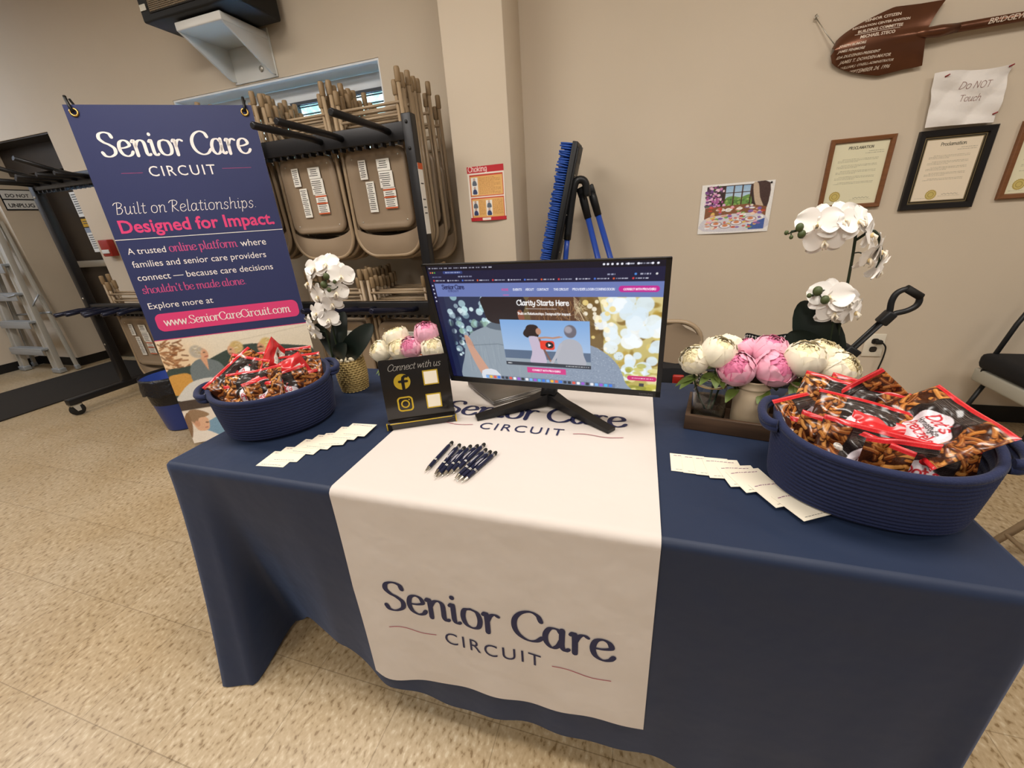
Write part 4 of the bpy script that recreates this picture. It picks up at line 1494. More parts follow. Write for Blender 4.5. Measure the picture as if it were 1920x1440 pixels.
def ringpoly(mb, outer, inner, fn, m):
    n = len(outer)
    mb.add([fn(*p) for p in outer] + [fn(*p) for p in inner], [(i, (i + 1) % n, n + (i + 1) % n, n + i) for i in range(n)], m)
f3 = lambda x, y: sx_(x, y, .0034)
mb = MB()
circ = [(.058 + .0235 * math.cos(2 * PI * k / 40), .118 + .0235 * math.sin(2 * PI * k / 40)) for k in range(40)]
mb.prism(circ, lambda x, y: sx_(x, y, .0032), lambda x, y: sx_(x, y, .0026), M_goldp)
ribbon(mb, [(.060, .0955), (.060, .11), (.060, .122), (.062, .130), (.067, .134), (.073, .133)], lambda x, y: sx_(x, y, .0040), M_acr, .009, .008)
ribbon(mb, [(.050, .119), (.06, .119), (.072, .119)], lambda x, y: sx_(x, y, .0041), M_acr, .007, .007)
mb.build('round_emblem', sign, label='gold round emblem with a black letter f')
mb = MB()
ringpoly(mb, rrect(.035, .028, .080, .073, .011, 5), rrect(.0395, .0325, .0755, .0685, .0075, 5), f3, M_goldp)
ringpoly(mb, [(.0575 + .0125 * math.cos(2 * PI * k / 30), .0505 + .0125 * math.sin(2 * PI * k / 30)) for k in range(30)], [(.0575 + .0085 * math.cos(2 * PI * k / 30), .0505 + .0085 * math.sin(2 * PI * k / 30)) for k in range(30)], f3, M_goldp)
mb.prism([(.0695 + .002 * math.cos(2 * PI * k / 10), .0625 + .002 * math.sin(2 * PI * k / 10)) for k in range(10)], f3, lambda x, y: sx_(x, y, .0027), M_goldp)
mb.build('square_emblem', sign, label='gold outline of a camera emblem')
for y0 in (.0995, .028):
    mb = MB()
    mb.prism([(.118, y0), (.162, y0), (.162, y0 + .044), (.118, y0 + .044)], lambda x, y: sx_(x, y, .0045), lambda x, y: sx_(x, y, .0026), M_goldp)
    mb.prism([(.1215, y0 + .0035), (.1585, y0 + .0035), (.1585, y0 + .0405), (.1215, y0 + .0405)], lambda x, y: sx_(x, y, .0049), lambda x, y: sx_(x, y, .0044), M_card)
    mb.build('gold_tile', sign, label='white square in a gold edge')

# ============================================================ laptop
M_silver = mat('laptop_silver', '8d8a86', 0.32, metal=.85)
lp = thing('laptop', 'closed silver grey laptop lying under the monitor', 'laptop', (.811, .629, TZ + .0065), (0, 0, math.radians(45)))
mb = MB(); mb.box((0, 0, .0056), (.24, .21, .0105), M_silver, bev=.003)
mb.build('base', lp)
mb = MB(); mb.box((0, 0, .0135), (.24, .21, .005), M_silver, bev=.002)
mb.build('lid', lp)
# ============================================================ monitor showing the web page
mon = thing('computer_monitor', 'black wide monitor on a splayed two legged stand showing a web page', 'monitor')
mO = Vector((.676, .451, .838))
ma, mt = math.radians(-3.55), math.radians(-11.8)
mu = Vector((math.cos(ma), math.sin(ma), 0))
mn = Vector((math.sin(ma), -math.cos(ma), 0))                # towards the viewer
mv = Vector((0, 0, math.cos(mt))) - mn * math.sin(mt)
mon.location = mO
MW, MH = .615, .366
mx = basis((0, 0, 0), mu, mv)
RM = Matrix(((mu.x, -mn.x, mv.x, 0), (mu.y, -mn.y, mv.y, 0), (mu.z, -mn.z, mv.z, 0), (0, 0, 0, 1)))
def mbox(mb, x0, x1, y0, y1, d0, d1, m, bev=0.0):
    c = mx((x0 + x1) / 2, (y0 + y1) / 2, (d0 + d1) / 2)
    mb.box(c, (x1 - x0, abs(d1 - d0), y1 - y0), m, rot=RM, bev=bev)
M_bez = mat('monitor_black', '131214', 0.38)
mb = MB()
mbox(mb, 0, MW, 0, MH, -.012, -.001, M_bez, .002)
mbox(mb, .04, MW - .04, .03, MH - .05, -.035, -.011, M_bez, .008)
mbox(mb, 0, .012, 0, MH, -.002, .003, M_bez); mbox(mb, MW - .012, MW, 0, MH, -.002, .003, M_bez)
mbox(mb, 0, MW, 0, .018, -.002, .003, M_bez); mbox(mb, 0, MW, MH - .004, MH, -.002, .003, M_bez)
ptext(mb, 'SAMSUNG', lambda x, y: mx(.562 + x, .006 + y, .0035), mat('badge_grey', '77747a', .5), width=.034)
mb.build('housing', mon)
# --- the page itself
W_, H_ = 480, 280
cv = Cv(W_, H_, '15183a')
sx, sy = W_ / .591, H_ / .344
Q = lambda x, y: ((x - .012) * sx, (.362 - y) * sy)
cv.rect(0, 0, W_, 12, '0b0d22')
cv.rect(0, 37, 11, H_, '11143a')
cv.text('', 0, 0, 1, 'ffffff')
x = 6
for w in (4, 14, 7, 7, 8, 11, 16, 12, 9, 11, 7):
    cv.scribble(x, x + w, 6, 'f2f2ff', 2.4, int(x)); x += w + 4
for k, x in enumerate((374, 381, 389, 398, 406, 417, 434, 458, 467)):
    cv.ell(x, 6, 2.2, 2.0, 'f0f0fa', soft=1)
cv.scribble(412, 428, 6, 'f2f2ff', 2.6, 5); cv.scribble(434, 456, 6, 'f2f2ff', 2.6, 6)
for k, c in enumerate(('e8604c', 'e0b040', '55b04a')):
    cv.ell(8 + 5 * k, 15.5, 1.6, 1.6, c)
cv.rrect(38, 12.5, 84, 18.5, 2, '2f3f7a'); cv.scribble(44, 80, 15.5, 'e8ecff', 2.2, 8)
cv.scribble(10, 32, 25, 'aab0d8', 2.0, 9); cv.scribble(72, 104, 24.5, 'e8ecff', 2.6, 10)
cv.scribble(380, 394, 25, 'e8ecff', 2.8, 11); cv.ell(430, 25, 2.2, 2.2, '4c8ad8'); cv.scribble(438, 456, 25, 'f4f4ff', 3, 12); cv.ell(466, 25, 2, 2, 'dddddd')
for k in range(13):
    xx = 12 + 34.5 * k
    cv.ell(xx, 33, 1.9, 1.9, ('e04040', 'd8d8e8', '4c7ae0', 'e05a30')[k % 4])
    cv.scribble(xx + 4, xx + 26, 33, 'f4f4ff', 2.2, 20 + k)
for k in range(5):
    cv.ell(5.5, 44 + 9 * k, 1.7, 1.7, 'd8dcf0')
# hero photograph: two people seen from behind against sunlit trees
hy0, hy1 = Q(0, .277)[1], H_
cv.rect(11, hy0, W_, hy1, '6b5a3c')
cv.rect(11, hy0, 150, hy1, '2a3350')
cv.vgrad(330, hy0, W_, hy1, 'd9c98f', 'b9a95a')
r = random.Random(4)
for k in range(90):
    x, y = r.uniform(28, 125), r.uniform(hy0, hy1)
    q = r.uniform(3, 9)
    cv.ell(x, y, q, q, r.choice(['a9d2d8', 'd4eef2', 'bfe2e6', '8fb0a0', 'dff2f4']), al=r.uniform(.5, .95), soft=1.5)
for k in range(14):
    cv.ell(r.uniform(18, 130), r.uniform(hy0, hy1), r.uniform(3, 8), r.uniform(6, 16), '1f2840', al=.7, soft=4)
cv.rect(11, hy0, 26, hy1, '1b2245', .75)
for k in range(60):
    x, y = r.uniform(300, W_), r.uniform(hy0, hy1)
    cv.ell(x, y, r.uniform(4, 14), r.uniform(4, 14), r.choice(['8a6a24', 'b8963a', '6f4e1e', 'e2cc74', 'f4e8b8']), al=.7, soft=3)
cv.poly([(330, hy0), (362, hy0), (372, 150), (366, hy1), (334, hy1)], '5d4326', .75, 4)
for k in range(46):
    x, y = r.gauss(425, 26), r.gauss(150, 50)
    q = r.uniform(7, 19)
    if y > hy0 + 4:
        cv.ell(x, y, q, q, r.choice(['e8f4fb', 'f6fcff', 'dcecf6']), al=.9, soft=2.5)
for k in range(26):
    x, y = r.uniform(330, 392), r.uniform(hy0 + 6, 190)
    q = r.uniform(3, 7)
    cv.ell(x, y, q, q, r.choice(['fff4d0', 'f2d98a', 'fff9e8']), al=.85, soft=1.5)
for k in range(30):
    x, y = r.uniform(380, W_), r.uniform(215, hy1)
    cv.ell(x, y, r.uniform(5, 12), r.uniform(3, 8), r.choice(['8a8c2e', 'b0a83c', 'c8bc4a', 'f0e8a8']), al=.7, soft=2)
H1 = lambda *p: [Q(*q) for q in p]
cv.poly(H1((.06, .0), (.07, .1), (.095, .16), (.15, .19), (.22, .205), (.27, .17), (.3, 0)), '8d9aa6', smooth=5)
for k in range(60):
    xx = r.uniform(.075, .27)
    cv.line([Q(xx, r.uniform(.02, .16)), Q(xx + r.uniform(-.01, .01), r.uniform(.0, .15))], 1.0, r.choice(['6f7d8c', 'a8b4bc', '7c8a94']), .35)
cv.line(H1((.1, .13), (.18, .138), (.28, .12)), 2.0, '62707c', .7)
cv.poly(H1((.155, .19), (.18, .207), (.23, .207), (.25, .19), (.2, .18)), '5c6a78', smooth=3)
cv.poly(H1((.16, .279), (.155, .24), (.17, .205), (.235, .2), (.26, .22), (.27, .279)), '241c22', smooth=4)
cv.poly(H1((.25, .235), (.262, .24), (.268, .215), (.255, .205)), '8a5340', smooth=4)
cv.poly(H1((.29, .279), (.285, .22), (.3, .19), (.4, .19), (.425, .215), (.41, .25), (.405, .279)), '5a3c2c', smooth=4)
for k in range(60):
    x0 = r.uniform(.285, .425)
    cv.line(H1((x0, r.uniform(.2, .279)), (x0 + r.uniform(-.02, .03), r.uniform(.19, .25))), .9, r.choice(['8a6240', 'c8a070', '3a2620', 'a87c50']), .6)
for k in range(30):
    cv.line(H1((.4, r.uniform(.22, .279)), (.4 + r.uniform(.01, .035), r.uniform(.19, .27))), .7, 'e8d8b0', .6)
cv.poly(H1((.29, .0), (.3, .1), (.36, .15), (.44, .145), (.5, .1), (.525, .04), (.53, 0)), '8a98ac', smooth=5)
for k in range(700):
    cv.ell(*Q(r.uniform(.31, .515), r.uniform(.0, .12 if r.random() < .7 else .14)), .9, .9, r.choice(['a8b4c6', '6c7a90', 'bcc6d4', '76849a']), al=.6)
cv.poly(H1((.08, .155), (.088, .162), (.098, .15), (.104, .125), (.125, .08), (.15, .02), (.12, .018), (.098, .07), (.086, .115)), 'c99a84', smooth=4)
for k in range(4):
    cv.line(H1((.083 + .006 * k, .16 - .006 * k), (.087 + .006 * k, .135 - .004 * k)), 1.3, 'a87864', .8)
cv.poly(H1((.115, .045), (.16, .05), (.18, 0), (.12, 0)), 'd8dce4', smooth=3)
cv.rect(11, Q(0, .314)[1], W_, hy0, '6a7ab4')
cv.text('Senior Care', Q(.046, 0)[0], Q(0, .2985)[1], 6.2, '1c2350', 1.7, width=53, gap=0)
cv.text('CIRCUIT', Q(.062, 0)[0], Q(0, .2905)[1], 2.6, '2c3568', .8, gap=.5)
yb = Q(0, .2935)[1]
for t, x, w, c in (('HOME', .216, 15, 'd84a92'), ('EVENTS', .247, 19, 'f4f4fc'), ('ABOUT', .28, 18, 'f4f4fc'), ('CONTACT', .31, 24, 'f4f4fc'), ('THE CIRCUIT', .352, 30, 'f4f4fc'), ('PROVIDER LOGIN COMING SOON', .398, 80, 'f4f4fc')):
    cv.text(t, Q(x, 0)[0], yb, 1, c, .8, width=w)
cv.rect(Q(.218, 0)[0], yb + 9, Q(.234, 0)[0], yb + 10.2, 'e05aa0')
cv.rrect(*Q(.505, .304), *Q(.594, .289), 6, 'c42a90'); cv.text('CONNECT WITH PROVIDERS', Q(.516, 0)[0], yb - .2, 1, 'ffffff', .85, width=57)
cv.text('Clarity Starts Here', *Q(.252, .2545), 1, 'ffffff', 1.9, width=110)
cv.line(H1((.275, .245), (.355, .245)), 1.0, 'ffffff', .8)
cv.text('Built on Relationships. Designed for Impact.', *Q(.252, .2285), 1, 'ffffff', 1.0, width=113)
# the video in the middle of the page
vx0, vy0 = Q(.197, .213); vx1, vy1 = Q(.437, .073)
cv.vgrad(vx0, vy0, vx1, vy1, '7fa9dc', 'b8cbe4')
cv.rect(vx0, vy0 + 74, vx1, vy1, '5a6c86'); cv.rect(vx0, vy0 + 96, vx1, vy1, '97a3ae')
V = lambda x, y: (vx0 + x, vy0 + y)
cv.poly([V(56, 40), V(54, 30), V(60, 14), V(72, 10), V(84, 14), V(86, 28), V(82, 40), V(66, 38)], '2a1c1c', smooth=4)
cv.poly([V(50, 34), V(56, 22), V(64, 30), V(60, 42)], '2a1c1c', smooth=4)
cv.ell(*V(85, 26), 6, 8, 'b98a74')
cv.poly([V(62, 42), V(76, 38), V(86, 44), V(92, 70), V(96, 106), V(60, 106), V(66, 76)], 'c6b8cc', smooth=4)
cv.line([V(84, 42), V(100, 40), V(116, 41), V(130, 38)], 4.2, 'b98a74'); cv.line([V(126, 38), V(136, 38)], 2.0, 'b98a74')
cv.line([V(86, 46), V(94, 70), V(106, 98)], 5.0, '7c5a54'); cv.line([V(106, 98), V(112, 104)], 4, 'a87c6c')
cv.ell(*V(154, 24), 13, 15, '6a6670', soft=2); cv.ell(*V(150, 20), 8, 8, 'a09ca6', soft=3)
cv.poly([V(124, 106), V(126, 70), V(134, 50), V(148, 42), V(164, 44), V(176, 56), V(180, 80), V(182, 106)], 'aeb0ba', smooth=4)
cv.line([V(132, 56), V(120, 84), V(110, 102)], 7, 'b4b4be')
cv.rect(vx0, vy1 - 9, vx1, vy1, '1d2330', .85)
cv.scribble(vx0 + 4, vx0 + 14, vy1 - 4.5, 'ffffff', 2.5, 2); cv.scribble(vx1 - 55, vx1 - 4, vy1 - 4.5, 'e8e8e8', 2.2, 3)
cv.rrect(*V(86, 48), *V(118, 70), 5, 'e8402e'); cv.ell(*V(107, 58.5), 9, 8, '241e22'); cv.poly([V(104, 54.5), V(111, 58.5), V(104, 62.5)], 'ffffff')
cv.rect(*Q(.257, .068), *Q(.368, .05), 'd23a86'); cv.text('CONNECT WITH PROVIDERS', *Q(.272, .0565), 1, 'ffffff', .85, width=66)
cv.rrect(*Q(.53, .062), *Q(.602, .048), 5, 'c8286e'); cv.scribble(430, 474, Q(0, .055)[1], 'ffffff', 2.4, 7)
cv.rect(*Q(.56, .04), *Q(.572, .03), '3c3c40')
cv.rrect(*Q(.124, .032), *Q(.5, .019), 3, '5a6a86', .55)
for k in range(30):
    xx, yy = Q(.128 + .0124 * k, .0255)
    cv.rrect(xx - 3.6, yy - 3.6, xx + 3.6, yy + 3.6, 1.5, ('7ab0f0', 'f0f0f4', '3c7ae0', 'e8e8ec', 'e05a4a', '48b0e8', '2a2f38', 'f0b83c', '9a5ad0', '303848')[(k * 7 + k // 3) % 10])
mb = MB()
mb.picture(cv, lambda u, v: mx(.012 + .591 * u, .018 + .344 * v, .0005), mat('lit_screen', attr=True, emit=1.0, rough=.25))
mb.build('screen', mon)
# --- stand: neck behind, two flat legs splayed forward
def world(p):
    return Vector(p) - mO
mb = MB()
mb.tube([world((.972, .50, .775)), world((.972, .535, .80)), world((.97, .50, .95))], [.026, .026, .022], M_bez, 12)
mb.build('neck', mon)
hub = (.972, .515)
for tip, nm in (((.776, .382), 'l'), ((1.172, .372), 'r')):
    a = Vector((hub[0], hub[1], TZ + .030)); b = Vector((tip[0], tip[1], TZ + .0105))
    u = (b - a); L = u.length; u.normalize()
    s = Vector((0, 0, 1)).cross(u).normalized(); up = u.cross(s)
    mb = MB()
    vs = []
    for t, w, h0, h1 in ((0, .020, -.018, .022), (.25, .017, -.014, .012), (1.0, .0145, -.0055, .004)):
        c = a + u * L * t
        for sg_, hh in ((-1, h0), (1, h0), (1, h1), (-1, h1)):
            vs.append(world(c + s * w * sg_ + up * hh))
    fs = []
    for k in range(2):
        for i in range(4):
            fs.append((k * 4 + i, k * 4 + (i + 1) % 4, k * 4 + 4 + (i + 1) % 4, k * 4 + 4 + i))
    fs += [(0, 3, 2, 1), (8, 9, 10, 11)]
    mb.add(vs, fs, M_bez)
    mb.build('leg', mon)
# ============================================================ peonies, jars, tray
M_cream = mat('petal_cream', 'f3ead2', 0.6, sheen=.2)
M_creamin = mat('petal_cream_heart', 'eddfb4', 0.6, sheen=.2)
M_pinkp = mat('petal_pink', 'eeb0c4', 0.6, sheen=.2)
M_pinkd = mat('petal_deep_pink', 'dd7aa0', 0.6, sheen=.2)
M_stem = mat('stem_green', '2f3d1c', 0.5)
M_leafg = mat('leaf_green', '5d7030', 0.5)
def bloom_mesh(r, m_out, m_in, seed, open_=.5):
    rd = random.Random(seed)
    mb = MB()
    layers = [(5, 1.0, .55, 1.2, m_out), (5, .96, .42, 1.1, m_out), (5, .915, .32, 1.0, m_out), (6, .87, .22, .8, m_in), (6, .82, .12, .75, m_in), (5, .77, .05, .8, m_in)]
    for li, (n, rr, top, wid, m) in enumerate(layers):
        for k in range(n):
            ph = 2 * PI * k / n + li * .7 + rd.uniform(-.15, .15)
            t_end = top + open_ * .55 * (1 - li / 6) + rd.uniform(-.06, .1)
            a1, a2 = rd.uniform(0, 6), rd.uniform(0, 6)
            def fn(u, v):
                x = 2 * u - 1
                th = 2.95 - (2.95 - t_end) * v
                th += .16 * x * x * v
                wdt = wid * (math.sin(PI * min(1, .25 + .62 * v)) ** .8)
                az = ph + x * wdt * .75 / max(.35, math.sin(min(th, 1.57) if th < 1.57 else th))
                R = r * rr * (1 + .03 * math.sin(5 * x + a1) * v + .025 * math.sin(9 * x + a2) * v * v + (.10 * open_ * max(0, v - .75) / .25 if li < 2 else 0) + .03 * x * x)
                return (R * math.sin(th) * math.cos(az), R * math.sin(th) * math.sin(az), R * math.cos(th) * .92)
            mb.grid(fn, 8, 8, m)
    mb.ell((0, 0, 0), (r * .75, r * .75, r * .70), m_in, nu=12, nv=8)
    return mb
LEAF_CACHE = {}
def leaf_pts(mb, a, d, L, w, m, curl=.2):
    a, d = Vector(a), Vector(d).normalized()
    s = d.cross(Vector((0, 0, 1)))
    s = s.normalized() if s.length > .01 else Vector((1, 0, 0))
    n = s.cross(d)
    def fn(u, v):
        x = 2 * u - 1
        wd = w * math.sin(PI * min(.985, v * .95 + .04)) ** .8
        return a + d * L * v + s * x * wd + n * (-curl * L * v * v + .25 * wd * abs(x))
    mb.grid(fn, 4, 8, m)
def peony(label, c, r, kind, seed, root, tilt=(0, 0, 0), leaves=2, open_=.5, group=None):
    t = thing('peony_flower', label, 'flower', c, (0, 0, 0), group)
    mo, mi = {'w': (M_cream, M_creamin), 'p': (M_pinkp, M_pinkd)}[kind]
    b = bloom_mesh(r, mo, mi, seed, open_).build('bloom', t)
    b.rotation_euler = tilt
    rt = Vector(root) - Vector(c)
    mb = MB()
    mb.tube(catmull([(0, 0, -r * .8), (rt.x * .3, rt.y * .3, rt.z * .5 - r * .3), tuple(rt)], 5), .0028, M_stem, 7)
    mb.build('stem', t)
    rd = random.Random(seed)
    for k in range(leaves + 2):
        mb = MB()
        a = rd.uniform(0, 6.28)
        leaf_pts(mb, (rt.x * .25, rt.y * .25, -r * .9 + rt.z * .12), (math.cos(a), math.sin(a), .1), .052, .013, M_leafg, .5)
        mb.build('leaf', t)
    return t
M_clear = mat('jar_glass', 'f4f8f6', 0.03, trans=1.0, ior=1.42)
M_creamjar = mat('cream_paint', 'b9a78c', 0.55)
M_rust = mat('tan_rubber_ring', 'b19468', 0.6)
JP = [(0, .0), (.034, .0), (.041, .006), (.0425, .02), (.0425, .082), (.039, .096), (.034, .104), (.034, .108), (.037, .110), (.037, .113), (.034, .116), (.034, .126), (.036, .128), (.036, .131)]
def jar(label, loc, m, emboss=False, clear=False):
    t = thing('mason_jar', label, 'jar', loc)
    mb = MB()
    mb.lathe(JP + [(.033, .131), (.031, .126), (.031, .106), (.036, .095), (.0395, .082), (.0395, .02), (.036, .008), (0, .006)], m, 32)
    mb.build('jar_body', t)
    if clear:
        mb = MB()
        mb.tube([(.0352 * math.cos(2 * PI * k / 28), .0352 * math.sin(2 * PI * k / 28), .1045) for k in range(28)], .0022, M_rust, 6, closed=True)
        mb.build('ring', t, label='tan band round the neck')
    mb = MB()
    rr = .0428
    fn = lambda x, y: (rr * math.sin((x - .001) / rr + .5), -rr * math.cos((x - .001) / rr + .5), .05 + y)
    for k in range(3):
        ribbon(mb, [(.002 + .012 * k + .010 * math.cos(.6 * i), .004 + .007 * math.sin(.6 * i)) for i in range(9)], fn, m, .0022, .0016)
    mb.build('embossing', t)
    return t
tr = thing('wooden_tray', 'dark brown wooden tray holding three jars of peonies', 'tray', (1.357, .432, TZ + .0005), (0, 0, math.radians(-10.2)))
M_wood = mat('dark_wood', '3d2c1f', 0.55, var=('57402c', 9, 1.6), aniso=(1, 9, 9))
for nm, a in (('front_board', (0, .43, 0, .012, 0, .042)), ('back_board', (0, .43, .148, .16, 0, .042)), ('end_board', (0, .012, .012, .148, 0, .042)), ('end_board', (.418, .43, .012, .148, 0, .042)), ('tray_bottom', (.012, .418, .012, .148, 0, .010))):
    mb = MB(); slab(mb, *a, M_wood, bev=.0015); mb.build(nm, tr)
jz = TZ + .0108
J1, J2, J3 = (1.419, .480, jz), (1.514, .463, jz), (1.622, .446, jz)
jar('clear glass mason jar with a tan band in the wooden tray', J1, M_clear, clear=True)
jar('cream painted mason jar of pink peonies in the wooden tray', J2, M_creamjar)
jar('cream painted mason jar behind the pretzel bags, holding white peonies', J3, M_creamjar)
GP = 'peonies in the wooden tray'
def root(j, k=0.0):
    return (j[0] + k, j[1], j[2] + .03)
peony('white peony facing the monitor, in the clear jar', (1.372, .478, .921), .038, 'w', 3, root(J1, -.008), (.5, -.75, 0), open_=.55, group=GP)
peony('largest white peony in the clear jar, above the tan banded neck', (1.424, .475, .945), .043, 'w', 5, root(J1), (.35, .1, .4), 3, .35, GP)
peony('white peony at the back of the clear jar behind the largest one', (1.462, .53, .945), .036, 'w', 6, root(J1, .008), (-.3, .4, 0), 1, .6, GP)
peony('deep hearted pink peony turned towards the clear jar', (1.466, .452, .910), .044, 'p', 7, root(J2, -.01), (.55, -.75, .3), 2, .75, GP)
peony('pink peony at the back of the cream jar, highest of the pinks', (1.545, .50, .945), .042, 'p', 9, root(J2), (.3, .1, 0), 2, .3, GP)
peony('small pink peony between the white ones and the back of the cream jar', (1.492, .51, .948), .027, 'p', 10, root(J2, -.006), (0, -.4, 0), 1, .4, GP)
peony('open pink peony touching the red edged pretzel bag', (1.548, .452, .914), .045, 'p', 12, root(J2, .012), (.75, .45, .2), 2, .85, GP)
peony('white peony rising behind the red seam of the pretzel bags', (1.608, .455, .940), .045, 'w', 14, root(J3, -.012), (.4, -.1, 0), 1, .35, GP)
peony('white peony nearest the orchid stems, on the far side of the third jar', (1.648, .475, .945), .04, 'w', 15, root(J3), (.2, .2, 0), 1, .5, GP)
peony('ragged edged white peony at the certificate end of the tray', (1.676, .445, .922), .042, 'w', 16, root(J3, .012), (.6, .65, 0), 1, .55, GP)
# the bouquet behind the black sign
J4 = (.512, .52, TZ + .001)
jar('glass mason jar of peonies half hidden behind the black sign', J4, M_clear, clear=True)
GB = 'peonies behind the black sign'
peony('white peony drooping lowest behind the corner of the black sign', (.404, .498, .910), .038, 'w', 21, root(J4, -.01), (.7, -.6, 0), 1, .5, GB)
peony('ivory mum like peony at the top of the bouquet behind the sign', (.458, .52, .951), .042, 'w', 22, root(J4, -.004), (.1, -.2, 0), 1, .8, GB)
peony('frilly white peony in the middle of the bouquet behind the sign', (.487, .485, .924), .038, 'w', 23, root(J4), (.6, .1, 0), 2, .9, GB)
peony('pink peony low in the middle of the bouquet behind the sign', (.530, .485, .930), .036, 'p', 24, root(J4, .006), (.8, .1, 0), 1, .55, GB)
peony('pink peony at the top of the bouquet beside the monitor', (.572, .52, .968), .04, 'p', 25, root(J4, .006), (.3, .2, 0), 1, .4, GB)
peony('white peony tucked against the monitor edge behind the sign', (.600, .50, .925), .04, 'w', 26, root(J4, .012), (.6, .4, 0), 2, .45, GB)

# ============================================================ orchids
M_orch = mat('orchid_white', 'f6f1ea', 0.55, sheen=.15)
M_lip = mat('orchid_lip', 'e6cf9c', 0.5)
M_liph = mat('orchid_lip_pale', 'f4ead6', 0.5)
M_bud = mat('orchid_bud', '4a5530', 0.5)
M_oleaf = mat('orchid_leaf', '16201a', 0.42)
M_ostem = mat('orchid_stem', '27331f', 0.5)
def orchid_flower(mb, c, n, s, seed=0):
    rd = random.Random(seed)
    n = Vector(n).normalized()
    up = Vector((0, 0, 1)) - n * n.z
    up = up.normalized() if up.length > .05 else Vector((0, 1, 0))
    up = Matrix.Rotation(rd.uniform(-.25, .25), 3, n) @ up
    x = up.cross(n).normalized()
    c = Vector(c)
    def petal(ang, L, w, cup, off):
        d = up * math.cos(ang) + x * math.sin(ang)
        sd = up * -math.sin(ang) + x * math.cos(ang)
        p1, p2 = rd.uniform(0, 6), rd.uniform(-.1, .1)
        def fn(u, v):
            t = 2 * u - 1
            wd = w * (math.sin(PI * (min(1, .1 + .86 * v))) ** .62)
            return c + d * (L * v) + sd * (t * wd) + n * (off + cup * L * (v * v) * (-.35) + .12 * wd * t * t + .05 * L * math.sin(4 * t + p1) * v + p2 * L * v)
        mb.grid(fn, 8, 8, M_orch)
    for a, L, w, cup, off in ((0, s, .42 * s, .5, -.002), (2.2, s, .40 * s, .5, -.002), (-2.2, s, .40 * s, .5, -.002), (1.25, 1.05 * s, .66 * s, .25, .002), (-1.25, 1.05 * s, .66 * s, .25, .002)):
        petal(a + rd.uniform(-.08, .08), L, w, cup, off)
    mb.ell(c + n * .006 - up * .004, (.0045, .0045, .006), M_lip, nu=8, nv=6)
    for sgn in (-1, 1):
        mb.tube([c + n * .006, c + n * .014 - up * .008 + x * sgn * .006, c + n * .012 - up * .02 + x * sgn * .003], [.002, .0028, .001], M_liph, 6)
def big_leaf(mb, a, tip, w, bow, tw=0.0):
    a, tip = Vector(a), Vector(tip)
    d = tip - a
    L = d.length
    d.normalize()
    s = d.cross(Vector((0, -1, .2))).normalized()
    s = Matrix.Rotation(tw, 3, d) @ s
    n = s.cross(d)
    def fn(u, v, o=0.0):
        t = 2 * u - 1
        v = (1 - math.cos(PI * v)) / 2
        wd = w * math.sqrt(max(0, 1 - ((v - .5) / .503) ** 2))
        return a + d * L * v + s * t * wd + n * (bow * L * math.sin(PI * v) + .22 * wd * t * t + o)
    mb.grid(lambda u, v: fn(u, v), 8, 12, M_oleaf)
    mb.grid(lambda u, v: fn(u, v, .0015), 8, 12, M_oleaf, flip=True)
